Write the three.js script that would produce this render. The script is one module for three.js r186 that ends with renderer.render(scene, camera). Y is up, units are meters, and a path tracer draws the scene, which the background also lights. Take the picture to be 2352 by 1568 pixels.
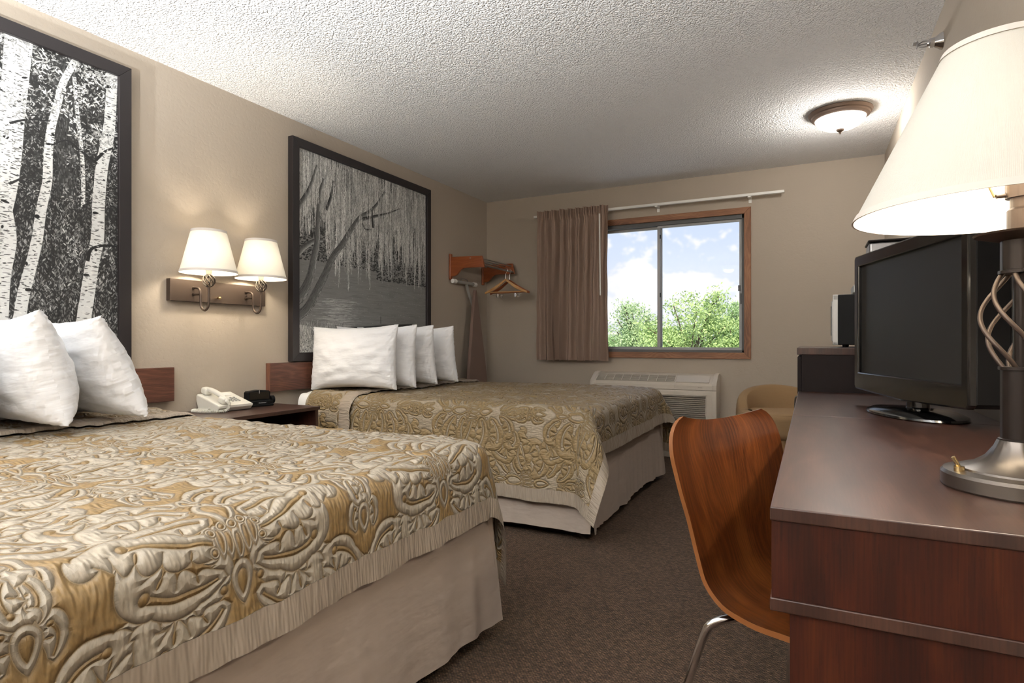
import * as THREE from 'three';
import { RoundedBoxGeometry } from 'three/addons/geometries/RoundedBoxGeometry.js';
import { mergeGeometries, mergeVertices, toCreasedNormals } from 'three/addons/utils/BufferGeometryUtils.js';
import { RectAreaLightUniformsLib } from 'three/addons/lights/RectAreaLightUniformsLib.js';
import { createNoise2D, createNoise3D } from 'simplex-noise';

// ------------------------------------------------------------------ camera, sky, sun, exposure
const scene = new THREE.Scene();
const renderer = new THREE.WebGLRenderer({ antialias: true });
renderer.toneMapping = THREE.LinearToneMapping;
renderer.toneMappingExposure = 1.0;
renderer.shadowMap.enabled = true;
RectAreaLightUniformsLib.init();

const camera = new THREE.PerspectiveCamera(60.107, 2352 / 1568, 0.05, 400);
camera.position.set(0, 1.0, 0);
camera.rotation.set(0, THREE.MathUtils.degToRad(26.852), 0);

let seedState = 12345;
const seedRandom = (s) => { seedState = s >>> 0; };
const rnd = () => { seedState = (seedState + 0x6d2b79f5) | 0; let t = Math.imul(seedState ^ (seedState >>> 15), 1 | seedState); t = (t + Math.imul(t ^ (t >>> 7), 61 | t)) ^ t; return ((t ^ (t >>> 14)) >>> 0) / 4294967296; };
const rr = (a, b) => a + (b - a) * rnd();
seedRandom(7);
const n2 = createNoise2D(rnd), n3 = createNoise3D(rnd);
const fbm2 = (x, y, o = 4) => { let s = 0, a = 0.5; for (let i = 0; i < o; i++) { s += a * n2(x, y); x *= 2.03; y *= 2.03; a *= 0.5; } return s; };
const fbm3 = (x, y, z, o = 4) => { let s = 0, a = 0.5; for (let i = 0; i < o; i++) { s += a * n3(x, y, z); x *= 2.03; y *= 2.03; z *= 2.03; a *= 0.5; } return s; };
const clamp = (x, a = 0, b = 1) => Math.min(b, Math.max(a, x));
const smooth = (a, b, x) => { const t = clamp((x - a) / (b - a)); return t * t * (3 - 2 * t); };
const lerp = (a, b, t) => a + (b - a) * t;

// sky: summer blue over white horizon haze, with cumulus heaps all round
{
  const W = 3072, H = 1536, data = new Float32Array(W * H * 4);
  seedRandom(99);
  const heaps = [];
  for (let k = 0; k < 26; k++) heaps.push([k / 26 * 2 * Math.PI + rr(-0.08, 0.08), rr(0.05, 0.24), rr(0.06, 0.13), rr(0.03, 0.06)]);
  // azimuth is atan2(z, x) as the equirect map reads it
  const SK = -Math.PI / 2;
  const near = heaps.filter((h) => Math.abs(Math.atan2(Math.sin(h[0] - SK), Math.cos(h[0] - SK))) > 0.36);
  near.push([SK - 0.262, 0.098, 0.062, 0.044], [SK - 0.175, 0.088, 0.07, 0.03], [SK - 0.07, 0.058, 0.05, 0.018], [SK - 0.33, 0.06, 0.05, 0.03]);
  for (let row = 0; row < H; row++) {
    const el = ((row + 0.5) / H - 0.5) * Math.PI, up = Math.max(0, Math.sin(el));
    const k = Math.pow(1 - up, 3.2);
    for (let col = 0; col < W; col++) {
      const az = ((col + 0.5) / W - 0.5) * 2 * Math.PI, o = (row * W + col) * 4;
      let r = lerp(0.42, 0.94, k), g = lerp(0.63, 0.965, k), b = lerp(1.0, 1.06, k);
      if (el > -0.02 && el < 0.6) {
        const px = Math.cos(az) * 14, pz = Math.sin(az) * 14, py = el * 16;
        let dens = 0;
        for (const h of near) {
          let da = az - h[0]; if (da > Math.PI) da -= 2 * Math.PI; if (da < -Math.PI) da += 2 * Math.PI;
          if (Math.abs(da) > 0.3) continue;
          const dx = da / h[2], dy = (el - h[1]) / h[3];
          const e = 1 - Math.sqrt(dx * dx + dy * dy * (dy > 0 ? 1 : 0.5));
          dens = Math.max(dens, e);
        }
        if (dens > -0.2 || true) {
          const nz = fbm3(px * 2.2, py * 2.4, pz * 2.2, 5);
          const c = smooth(0.02, 0.26, dens + nz * 0.42 * smooth(-0.5, 0.1, dens));
          const sheet = 0.55 * smooth(0.1, -0.02, el - 0.03 + 0.05 * nz);
          const shade = 0.99 + 0.05 * smooth(-0.2, 0.5, nz + dens);
          const a = Math.max(c, sheet);
          r = lerp(r, shade * 0.985, a); g = lerp(g, shade * 0.99, a); b = lerp(b, shade * 1.02, a);
        }
      }
      data[o] = r; data[o + 1] = g; data[o + 2] = b; data[o + 3] = 1;
    }
  }
  const sky = new THREE.DataTexture(data, W, H, THREE.RGBAFormat, THREE.FloatType);
  sky.magFilter = THREE.LinearFilter; sky.mapping = THREE.EquirectangularReflectionMapping; sky.needsUpdate = true;
  scene.background = sky;
}
const sun = new THREE.DirectionalLight(0xfff3e0, 5.6);
sun.position.set(8, 14, 9); sun.castShadow = true;
Object.assign(sun.shadow.camera, { left: -40, right: 40, top: 40, bottom: -40, near: 0.5, far: 120 });
sun.target.position.set(-6, 0, -25); sun.position.add(sun.target.position).add(new THREE.Vector3(0, 20, 20));
scene.add(sun, sun.target);
// lamp strengths (candela; the wall fill in nits)
const SCONCE = 0.5, TABLE = 1.5, CEIL = 2.6, REAR_FILL = 1.5, WALL_FILL = 10, BOUNCE = [22, 50];  // the last ones are unseen lamps added for fill and ceiling bounce

// ------------------------------------------------------------------ helpers
const XL = -3.0, XR = 0.508, ZB = -5.345, ZF = 1.8, YC = 2.44;
const taken = new Map();
const numbered = (n) => { const k = taken.get(n) ?? 0; taken.set(n, k + 1); return k ? n + '_' + String(k).padStart(3, '0') : n; };
const shadows = (m) => { m.castShadow = true; m.receiveShadow = true; return m; };
function obj(name, geo, mat, parent) {
  const g = Array.isArray(geo) ? merge(geo) : geo;
  const m = shadows(new THREE.Mesh(g, mat)); m.name = parent ? name : numbered(name); (parent ?? scene).add(m); return m;
}
function tag(o, label, category, group) { o.userData.label = label; o.userData.category = category; if (group) o.userData.group = group; return o; }
function thing(name, label, category, pos = [0, 0, 0], turn = 0, group) {
  const o = new THREE.Group(); o.name = numbered(name); o.position.set(...pos); o.rotation.y = turn; scene.add(o); return tag(o, label, category, group);
}
function struct(name, geo, mat, parent) { const m = obj(name, geo, mat, parent); if (!parent) m.userData.kind = 'structure'; return m; }
function merge(list) {
  const l = list.map((g) => { let h = g.index ? g.toNonIndexed() : g; for (const k of Object.keys(h.attributes)) if (!['position', 'normal', 'uv'].includes(k)) h.deleteAttribute(k); if (!h.attributes.uv) h.setAttribute('uv', new THREE.BufferAttribute(new Float32Array(h.attributes.position.count * 2), 2)); return h; });
  return mergeGeometries(l, false);
}
const V = (x, y, z) => new THREE.Vector3(x, y, z);
// box uv in metres; grain 'x' | 'y' | 'z' runs along v
function boxUV(g, grain = 'y', ox = 0, oy = 0) {
  const p = g.attributes.position, n = g.attributes.normal, uv = new Float32Array(p.count * 2);
  for (let i = 0; i < p.count; i++) {
    const c = [p.getX(i), p.getY(i), p.getZ(i)], a = [Math.abs(n.getX(i)), Math.abs(n.getY(i)), Math.abs(n.getZ(i))];
    const dom = a[0] > a[1] && a[0] > a[2] ? 0 : a[1] > a[2] ? 1 : 2;
    const gi = 'xyz'.indexOf(grain);
    const rest = [0, 1, 2].filter((k) => k !== dom);
    let vi = rest.includes(gi) ? gi : rest[1], ui = rest.find((k) => k !== vi);
    uv[i * 2] = c[ui] + ox + dom * 0.37; uv[i * 2 + 1] = c[vi] + oy;
  }
  g.setAttribute('uv', new THREE.BufferAttribute(uv, 2)); return g;
}
// box between corners, small rounded edges
function bx(x0, x1, y0, y1, z0, z1, r = 0.002, grain = 'y', ox = 0, oy = 0) {
  const w = Math.abs(x1 - x0), h = Math.abs(y1 - y0), d = Math.abs(z1 - z0);
  r = Math.min(r, w / 2.01, h / 2.01, d / 2.01);
  const g = r > 0 ? new RoundedBoxGeometry(w, h, d, r > 0.01 ? 4 : 2, r) : new THREE.BoxGeometry(w, h, d);
  g.translate((x0 + x1) / 2, (y0 + y1) / 2, (z0 + z1) / 2);
  return boxUV(g, grain, ox, oy);
}
function tube(pts, r, seg = 40, rad = 10, closed = false, tension = 0.5) {
  const c = new THREE.CatmullRomCurve3(pts.map((p) => (p.isVector3 ? p : V(...p))), closed, 'catmullrom', tension);
  const t = new THREE.TubeGeometry(c, seg, r, rad, closed);
  if (closed) return t;
  const caps = [0, 1].map((e) => { const s = new THREE.SphereGeometry(r, rad, 6); const q = c.getPoint(e); s.translate(q.x, q.y, q.z); return s; });
  return merge([t, ...caps]);
}
function rod(a, b, r, rad = 12) {
  const A = a.isVector3 ? a : V(...a), B = b.isVector3 ? b : V(...b), d = B.clone().sub(A), l = d.length();
  const g = new THREE.CylinderGeometry(r, r, l, rad, 1);
  g.applyQuaternion(new THREE.Quaternion().setFromUnitVectors(V(0, 1, 0), d.normalize()));
  const m = A.add(B).multiplyScalar(0.5); g.translate(m.x, m.y, m.z); return g;
}
function lathe(profile, seg = 40) { return new THREE.LatheGeometry(profile.map(([r, y]) => new THREE.Vector2(r, y)), seg); }
function creasedLathe(profile, seg = 40, a = 0.6) { return toCreasedNormals(lathe(profile, seg), a); }
const at = (g, x, y, z) => g.translate(x, y, z);
// grid surface from f(i/nu, j/nv) -> {p:[x,y,z], uv:[u,v]}
function surface(nu, nv, f) {
  const pos = new Float32Array((nu + 1) * (nv + 1) * 3), uv = new Float32Array((nu + 1) * (nv + 1) * 2), idx = [];
  for (let j = 0, k = 0; j <= nv; j++) for (let i = 0; i <= nu; i++, k++) { const q = f(i / nu, j / nv); pos.set(q.p, k * 3); uv.set(q.uv, k * 2); }
  for (let j = 0; j < nv; j++) for (let i = 0; i < nu; i++) { const a = j * (nu + 1) + i, b = a + 1, c = a + nu + 1, d = c + 1; idx.push(a, b, d, a, d, c); }
  const g = new THREE.BufferGeometry(); g.setAttribute('position', new THREE.BufferAttribute(pos, 3)); g.setAttribute('uv', new THREE.BufferAttribute(uv, 2)); g.setIndex(idx); g.computeVertexNormals(); return g;
}
function extrude(pts, depth, bevel = 0.002, holes = []) {
  const s = new THREE.Shape(pts.map(([x, y]) => new THREE.Vector2(x, y)));
  for (const h of holes) s.holes.push(new THREE.Path(h.map(([x, y]) => new THREE.Vector2(x, y))));
  return new THREE.ExtrudeGeometry(s, { depth, bevelEnabled: bevel > 0, bevelThickness: bevel, bevelSize: bevel, bevelOffset: -bevel, bevelSegments: 2, curveSegments: 16 });
}

// ------------------------------------------------------------------ textures
function texture(w, h, f, { srgb = false, size = [1, 1], mirror = false } = {}) {
  const d = new Uint8Array(w * h * 4);
  for (let y = 0, o = 0; y < h; y++) for (let x = 0; x < w; x++, o += 4) { const c = f(x / w, y / h, x, y); if (typeof c === 'number') { const b = clamp(c) * 255; d[o] = d[o + 1] = d[o + 2] = b; } else { d[o] = clamp(c[0] / 255) * 255; d[o + 1] = clamp(c[1] / 255) * 255; d[o + 2] = clamp(c[2] / 255) * 255; } d[o + 3] = 255; }
  const t = new THREE.DataTexture(d, w, h, THREE.RGBAFormat);
  t.wrapS = t.wrapT = mirror ? THREE.MirroredRepeatWrapping : THREE.RepeatWrapping; t.magFilter = THREE.LinearFilter; t.minFilter = THREE.LinearMipmapLinearFilter; t.generateMipmaps = true;
  if (srgb) t.colorSpace = THREE.SRGBColorSpace;
  t.repeat.set(1 / size[0], 1 / size[1]); t.needsUpdate = true; return t;
}
// noise that repeats over the unit square
const tileNoise = (u, v, f, o = 4, seed = 0) => {
  const a = u * 2 * Math.PI, b = v * 2 * Math.PI; let s = 0, k = 0.5, q = f / (2 * Math.PI);
  for (let i = 0; i < o; i++) { s += k * 0.5 * (n3(Math.cos(a) * q + seed, Math.sin(a) * q + b * q * 0 + seed, Math.cos(b) * q + Math.sin(b) * q * 0.7) + n3(Math.sin(b) * q - seed, Math.cos(a) * q * 0.8 + Math.sin(a) * q, Math.cos(b) * q + 5)); q *= 2; k *= 0.5; }
  return s;
};
const std = (o) => new THREE.MeshStandardMaterial(o), phy = (o) => new THREE.MeshPhysicalMaterial(o);
const S = (r, g, b) => new THREE.Color().setRGB(r / 255, g / 255, b / 255, THREE.SRGBColorSpace);

function woodTexture(dark, mid, light, { seed = 0, size = [0.6, 1.6], rings = 14, w = 512, h = 1024, warp = 1, contrast = 1 } = {}) {
  return texture(w, h, (u, v) => {
    const a = u * size[0], b = v * size[1];
    const bend = fbm2(a * 3 + seed, b * 0.8 + seed, 3) * 0.16 * warp + 0.02 * n2(a * 9, b * 3 + seed);
    const q = (a + bend) * rings / size[0];
    const ring = 0.5 + 0.5 * Math.sin(q * 6.283 + 1.4 * n2(q * 0.5, b * 0.7 + seed));
    const fine = fbm2(a * 190 + seed, b * 5, 3), pore = n2(a * 420 + seed, b * 9);
    let t = 0.26 * Math.pow(ring, 1.4) * (0.5 + 0.5 * contrast) + 0.42 * (fine * 0.8 + 0.5) + 0.42 * (fbm2(a * 7 + seed * 2, b * 0.9, 3) * 1.2 + 0.5) - 0.06;
    if (pore > 0.62) t -= 0.22;
    t = clamp(t);
    const c = t < 0.5 ? dark.map((x, i) => lerp(x, mid[i], t * 2)) : mid.map((x, i) => lerp(x, light[i], t * 2 - 1));
    return c;
  }, { srgb: true, size, mirror: true });
}
const walnutTex = woodTexture([46, 28, 23], [64, 41, 33], [82, 55, 44], { seed: 3, rings: 9 });
const panelTex = woodTexture([34, 10, 4], [56, 20, 8], [74, 33, 12], { seed: 11, rings: 6 });
const headTex = woodTexture([62, 38, 30], [92, 57, 44], [124, 82, 62], { seed: 21, rings: 16 });
const teakTex = woodTexture([56, 25, 9], [90, 46, 18], [114, 64, 27], { seed: 31, rings: 26, size: [0.5, 1.4], warp: 0.5 });
const oakTex = woodTexture([104, 66, 42], [144, 98, 66], [170, 122, 86], { seed: 41, rings: 22, size: [0.3, 1.2], warp: 0.4 });
const cherryTex = woodTexture([128, 62, 26], [150, 78, 36], [168, 92, 46], { seed: 51, rings: 10, size: [0.4, 1.0], warp: 0.5 });
const hangerTex = woodTexture([176, 128, 74], [196, 148, 92], [212, 168, 112], { seed: 61, rings: 12, size: [0.3, 0.8], warp: 0.4 });

seedRandom(5);
const speck = (w, count, r0, r1) => { const d = new Float32Array(w * w); for (let k = 0; k < count; k++) { const cx = rnd() * w, cy = rnd() * w, r = rr(r0, r1), hgt = rr(0.4, 1), e = rr(0.7, 1.3); for (let y = Math.floor(cy - r * 1.4); y <= cy + r * 1.4; y++) for (let x = Math.floor(cx - r * 1.4); x <= cx + r * 1.4; x++) { const q = Math.hypot((x - cx) * e, (y - cy) / e) / r; if (q < 1) { const o = ((y + w) % w) * w + ((x + w) % w); d[o] = Math.max(d[o], hgt * Math.sqrt(1 - q * q)); } } } return d; };
const popcorn = speck(1024, 30000, 2.5, 6.5), popTex = texture(1024, 1024, (u, v, x, y) => 0.12 + 0.85 * popcorn[y * 1024 + x] + 0.05 * n2(x * 0.4, y * 0.4), { size: [1.1, 1.1] });
const peel = speck(512, 2600, 5, 14), peelTex = texture(512, 512, (u, v, x, y) => 0.3 + 0.35 * peel[y * 512 + x] + 0.06 * n2(x * 0.2, y * 0.2), { size: [0.55, 0.55] });
const carpetH = (x, y) => { const r = Math.floor(y / 8), k = ((x + (r % 2) * 7 + 3 * n2(x * 0.03, y * 0.03)) / 14) % 1, q = (y % 8) / 8; return Math.sin(Math.PI * q) * Math.pow(Math.abs(Math.sin(Math.PI * k)), 0.7); };
const carpetTex = texture(1024, 1024, (u, v, x, y) => { const h = carpetH(x, y), r = Math.floor(y / 8), c = Math.floor((x + (r % 2) * 7) / 14), t = 0.5 + 0.5 * n2(c * 3.7, r * 5.1), big = 0.5 * fbm2(x * 0.008, y * 0.008, 3); const k = 0.55 + 0.45 * h; return [(84 + 64 * t + 10 * big) * k, (65 + 51 * t + 9 * big) * k, (50 + 41 * t + 8 * big) * k]; }, { srgb: true, size: [0.8, 0.8] });
const carpetBump = texture(1024, 1024, (u, v, x, y) => carpetH(x, y) * 0.9 + 0.1 * rnd(), { size: [0.8, 0.8] });
const weave = (u, v, n) => { const a = u * n, b = v * n, over = (Math.floor(a) + Math.floor(b)) % 2; const p = Math.sin(Math.PI * (a % 1)), q = Math.sin(Math.PI * (b % 1)); return over ? 0.4 + 0.6 * p * Math.sqrt(q) : 0.4 + 0.6 * q * Math.sqrt(p); };
const linenTex = texture(512, 512, (u, v, x, y) => { const s = 0.5 + 0.35 * n2(x * 0.02, y * 0.9) + 0.35 * n2(x * 0.9, y * 0.02) + 0.15 * rnd(); const k = 0.86 + 0.14 * s; return [252 * k, 246 * k, 232 * k]; }, { srgb: true, size: [0.12, 0.12] });
const weaveTex = texture(256, 256, (u, v) => weave(u, v, 32), { size: [0.05, 0.05] });
const coarseWeave = texture(256, 256, (u, v, x, y) => weave(u, v, 16) * (0.75 + 0.25 * n2(x * 0.5, y * 0.05)), { size: [0.08, 0.08] });
const crumple = texture(512, 512, (u, v, x, y) => 0.5 + 0.45 * fbm2(x * 0.006, y * 0.02, 4) + 0.2 * Math.abs(fbm2(x * 0.012 + 9, y * 0.012, 3)), { size: [0.7, 0.7], mirror: true });
const puckerTex = texture(1024, 256, (u, v, x, y) => 0.5 + 0.4 * n2(x * 0.045, y * 0.008) + 0.22 * n2(x * 0.1, y * 0.015), { size: [1.0, 0.25], mirror: true });

// quilted damask: scrolling plumes round a crowned medallion, drawn once as a tile of 0.685 x 0.685 m with a half-drop repeat
const QN = 1280, QS = 0.685;
const quilt = (() => {
  const id = document.createElement('canvas'), ln = document.createElement('canvas');
  id.width = id.height = ln.width = ln.height = QN;
  const A = id.getContext('2d'), B = ln.getContext('2d');
  A.fillStyle = '#000'; A.fillRect(0, 0, QN, QN); B.fillStyle = '#fff'; B.fillRect(0, 0, QN, QN);
  B.lineJoin = B.lineCap = A.lineJoin = A.lineCap = 'round';
  const eachPlace = (draw) => {
    for (const [ox, oy] of [[0, 0], [0.5, 0.5]]) for (const m of [1, -1]) for (let i = -1; i <= 1; i++) for (let j = -1; j <= 1; j++) {
      for (const c of [A, B]) { c.save(); c.translate((ox + i) * QN, (oy + j) * QN); c.scale(m * QN, QN); }
      draw();
      A.restore(); B.restore();
    }
  };
  const poly = (pts, fill, w = 0.0032) => {
    for (const c of [A, B]) { c.beginPath(); pts.forEach(([x, y], k) => (k ? c.lineTo(x, y) : c.moveTo(x, y))); c.closePath(); }
    A.fillStyle = fill; A.fill(); B.fillStyle = '#fff'; B.fill(); B.strokeStyle = '#000'; B.lineWidth = w; B.stroke();
  };
  const spine = (x, y, th, len, k0, k1, pw = 3, n = 60) => { const o = []; for (let i = 0; i <= n; i++) { const t = i / n; o.push([x, y, th, t]); th += (k0 + k1 * Math.pow(t, pw)) / n; x += Math.cos(th) * len / n; y += Math.sin(th) * len / n; } return o; };
  const plume = (x, y, th, len, k0, k1, w, lobes, side = 1, fill = '#fff') => {
    const n = 80, s = spine(x, y, th, len, k0, k1, 3, n), out = [], inn = [];
    for (const [px, py, a, t] of s) {
      const body = Math.pow(Math.sin(Math.PI * clamp(0.05 + t * 0.90)), 0.5) * w * (0.62 + 0.5 * t);
      const sc = 0.58 + 0.42 * Math.pow(Math.abs(Math.sin(Math.PI * (lobes * Math.pow(t, 1.15)))), 0.55);
      const si = 0.50 + 0.16 * Math.pow(Math.abs(Math.sin(Math.PI * (lobes * 0.6 * t + 0.2))), 0.6);
      out.push([px - Math.sin(a) * body * sc * side, py + Math.cos(a) * body * sc * side]);
      inn.push([px + Math.sin(a) * body * si * side, py - Math.cos(a) * body * si * side]);
    }
    const e = s[n], r = w * 0.42, cap = []; for (let k = 0; k <= 12; k++) { const q = e[2] + side * (Math.PI / 2 - k / 12 * Math.PI); cap.push([e[0] + r * Math.cos(q), e[1] + r * Math.sin(q)]); }
    poly([...out, ...cap, ...inn.reverse()], fill);
    const v = s.slice(6, Math.round(n * 0.72)), vw = w * 0.075;
    const l = v.map(([px, py, a, t]) => [px - Math.sin(a) * vw * (0.6 + t), py + Math.cos(a) * vw * (0.6 + t)]), r2 = v.map(([px, py, a, t]) => [px + Math.sin(a) * vw * (0.6 + t), py - Math.cos(a) * vw * (0.6 + t)]).reverse();
    poly([...l, ...r2], '#000', 0.0024);
    const f = v[v.length - 1]; disc(f[0], f[1], vw * 2.0, '#000');
    for (let k = 1; k < lobes; k++) { const i = Math.min(n, Math.round(n * Math.pow(k / lobes, 1 / 1.15))), q = s[i], o = out[i]; B.beginPath(); B.moveTo(lerp(q[0], o[0], 0.45), lerp(q[1], o[1], 0.45)); B.lineTo(o[0], o[1]); B.strokeStyle = '#000'; B.lineWidth = 0.0024; B.stroke(); if (k % 2) { const m = [lerp(q[0], o[0], 0.72), lerp(q[1], o[1], 0.72)], d = [o[0] - q[0], o[1] - q[1]], z = 0.30, g = []; for (let c = 0; c < 14; c++) { const an = c / 14 * 6.283, ca = Math.cos(an), sa = Math.sin(an); g.push([m[0] + d[0] * ca * z - d[1] * sa * z * 0.28, m[1] + d[1] * ca * z + d[0] * sa * z * 0.28]); } poly(g, '#000', 0.0022); } }
  };
  const disc = (x, y, r, fill) => { const p = []; for (let k = 0; k < 24; k++) p.push([x + r * Math.cos(k * Math.PI / 12), y + r * Math.sin(k * Math.PI / 12)]); poly(p, fill, 0.0022); };
  const drop = (x, y, w, h, fill) => { const p = []; for (let k = 0; k <= 30; k++) { const a = k / 30 * 2 * Math.PI; p.push([x + w * Math.sin(a) * Math.pow(Math.abs(Math.sin(a / 2)), 0.6), y - h * Math.cos(a)]); } poly(p, fill); };
  const stem = (pts, w) => { const c = new THREE.CatmullRomCurve3(pts.map(([x, y]) => V(x, y, 0))), q = c.getPoints(40); const l = [], r = []; q.forEach((p, i) => { const t = c.getTangent(i / 40); l.push([p.x - t.y * w, p.y + t.x * w]); r.push([p.x + t.y * w, p.y - t.x * w]); }); poly([...l, ...r.reverse()], '#fff', 0.0022); for (let k = 3; k < 40; k += 4) disc(q[k].x, q[k].y, w * 0.5, '#000'); };
  eachPlace(() => {
    stem([[0.0, 0.28], [0.06, 0.34], [0.15, 0.37], [0.25, 0.36]], 0.010);
    stem([[0.0, -0.24], [0.05, -0.30], [0.13, -0.33], [0.22, -0.31]], 0.010);
    plume(0.26, 0.40, -0.4, 0.24, 1.2, 5, 0.075, 4, 1); plume(0.24, -0.40, 0.3, 0.24, -1.2, -5, 0.075, 4, -1);
    plume(0.13, 0.33, 0.9, 0.22, -2.0, -4, 0.080, 4, -1); plume(0.12, -0.33, -0.9, 0.20, 2.0, 4, 0.075, 4, 1);
    plume(0.20, 0.20, 0.35, 0.26, 1.2, 5, 0.085, 5, 1); plume(0.22, -0.16, -0.3, 0.26, -1.2, -5, 0.080, 5, -1);
    plume(0.03, 0.26, 1.35, 0.24, -1.6, -4.5, 0.075, 4, -1); plume(0.03, -0.22, -1.35, 0.22, 1.6, 4.5, 0.072, 4, 1);
    plume(0.05, 0.17, 0.95, 0.30, -1.4, -5.0, 0.092, 5, -1); plume(0.05, -0.14, -0.95, 0.28, 1.4, 5, 0.088, 5, 1);
    plume(0.05, 0.09, 0.50, 0.32, -1.2, -5.5, 0.090, 5, -1); plume(0.05, -0.06, -0.45, 0.32, 1.1, 5.5, 0.090, 5, 1);
    plume(0.05, 0.02, 0.05, 0.34, 0.9, -7, 0.088, 5, -1);
    stem([[0.5, 0.27], [0.485, 0.18], [0.5, 0.08], [0.5, -0.02]], 0.010); plume(0.495, 0.22, -2.3, 0.16, 1.6, 5, 0.058, 3, 1); plume(0.495, 0.10, -2.4, 0.13, 1.6, 5, 0.048, 3, 1); drop(0.5, -0.06, 0.034, 0.055, '#fff'); drop(0.5, -0.06, 0.016, 0.03, '#000');
    plume(0.04, 0.40, 0.9, 0.12, 1.6, 5, 0.045, 3, 1); plume(0.03, -0.36, -0.8, 0.12, -1.6, -5, 0.045, 3, -1);
    for (const [x, y] of [[0.040, 0.175], [0.062, 0.155], [0.035, 0.235], [0.058, -0.11]]) disc(x, y, 0.011, '#000');
  });
  eachPlace(() => {
    drop(0, 0.13, 0.052, 0.085, '#fff'); drop(0, 0.13, 0.030, 0.055, '#000');
    drop(0, 0.25, 0.026, 0.055, '#fff'); drop(0, 0.25, 0.012, 0.03, '#000');
    for (const x of [0, 0.028, 0.05]) { drop(x, 0.0 + x * 0.5, 0.02, 0.05, '#fff'); drop(x, 0.0 + x * 0.5, 0.009, 0.03, '#000'); }
    for (const [x, y] of [[0.075, 0.0], [0.07, 0.05], [0.03, 0.065], [0, 0.06]]) { disc(x, y, 0.015, '#fff'); disc(x, y, 0.008, '#000'); }
    drop(0, -0.10, 0.04, 0.06, '#fff'); drop(0, -0.1, 0.018, 0.035, '#000');
  });
  const da = A.getImageData(0, 0, QN, QN).data, db = B.getImageData(0, 0, QN, QN).data, D = new Float32Array(QN * QN);
  for (let i = 0; i < D.length; i++) D[i] = db[i * 4] < 128 ? 0 : 1e4;
  const w = (x) => (x + QN) % QN;
  for (let pass = 0; pass < 2; pass++) {
    for (let y = 0; y < QN; y++) for (let x = 0; x < QN; x++) { const o = y * QN + x; D[o] = Math.min(D[o], D[y * QN + w(x - 1)] + 1, D[w(y - 1) * QN + x] + 1, D[w(y - 1) * QN + w(x - 1)] + 1.414, D[w(y - 1) * QN + w(x + 1)] + 1.414); }
    for (let y = QN - 1; y >= 0; y--) for (let x = QN - 1; x >= 0; x--) { const o = y * QN + x; D[o] = Math.min(D[o], D[y * QN + w(x + 1)] + 1, D[w(y + 1) * QN + x] + 1, D[w(y + 1) * QN + w(x + 1)] + 1.414, D[w(y + 1) * QN + w(x - 1)] + 1.414); }
  }
  const isLeaf = (i) => da[i * 4] / 255;
  const bump = texture(QN, QN, (u, v, x, y) => { const i = y * QN + x, d = D[i], leaf = isLeaf(i), puff = 1 - Math.exp(-d / (leaf > 0.5 ? 11 : 7)); return 0.06 + 0.72 * puff * (leaf > 0.5 ? 1 : 0.62) + 0.14 * puff * n2(x * 0.05, y * 0.012); }, { size: [QS, QS] });
  const colour = (leafC, groundC, threadC) => texture(QN, QN, (u, v, x, y) => {
    const i = y * QN + x, l = isLeaf(i), thread = Math.exp(-D[i] / 1.6) * 0.55, slub = 1 + 0.05 * n2(x * 0.6, y * 0.05) + 0.05 * n2(x * 0.03, y * 0.03);
    return [0, 1, 2].map((c) => lerp(lerp(groundC[c], leafC[c], l), threadC[c], thread) * slub);
  }, { srgb: true, size: [QS, QS] });
  return { bump, colour };
})();

// two black and white prints
function printCanvas(w, h, draw) {
  const c = document.createElement('canvas'); c.width = w; c.height = h;
  const g = c.getContext('2d'); g.lineCap = g.lineJoin = 'round'; draw(g, w, h);
  const t = new THREE.CanvasTexture(c); t.colorSpace = THREE.SRGBColorSpace; t.magFilter = THREE.LinearFilter; return t;
}
const grey = (v, a = 1) => { v = Math.round(clamp(v, 0, 255)); return `rgba(${v},${v},${Math.round(v * 0.985)},${a})`; };
function ribbon(g, pts, w, h, w0, w1, step = 60) {
  const c = new THREE.CatmullRomCurve3(pts.map(([x, y]) => V(x * w, y * h, 0))); const out = [];
  for (let i = 0; i <= step; i++) { const p = c.getPoint(i / step), t = c.getTangent(i / step); out.push({ x: p.x, y: p.y, nx: -t.y, ny: t.x, w: lerp(w0, w1, i / step) }); }
  return out;
}
const ribbonPath = (g, r, k = 1) => { g.beginPath(); r.forEach((q, i) => { const j = 1 + 0.06 * n2(i * 0.7, q.w); i ? g.lineTo(q.x + q.nx * q.w * k * j, q.y + q.ny * q.w * k * j) : g.moveTo(q.x + q.nx * q.w * k, q.y + q.ny * q.w * k); }); [...r].reverse().forEach((q) => g.lineTo(q.x - q.nx * q.w * k, q.y - q.ny * q.w * k)); g.closePath(); };
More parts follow.
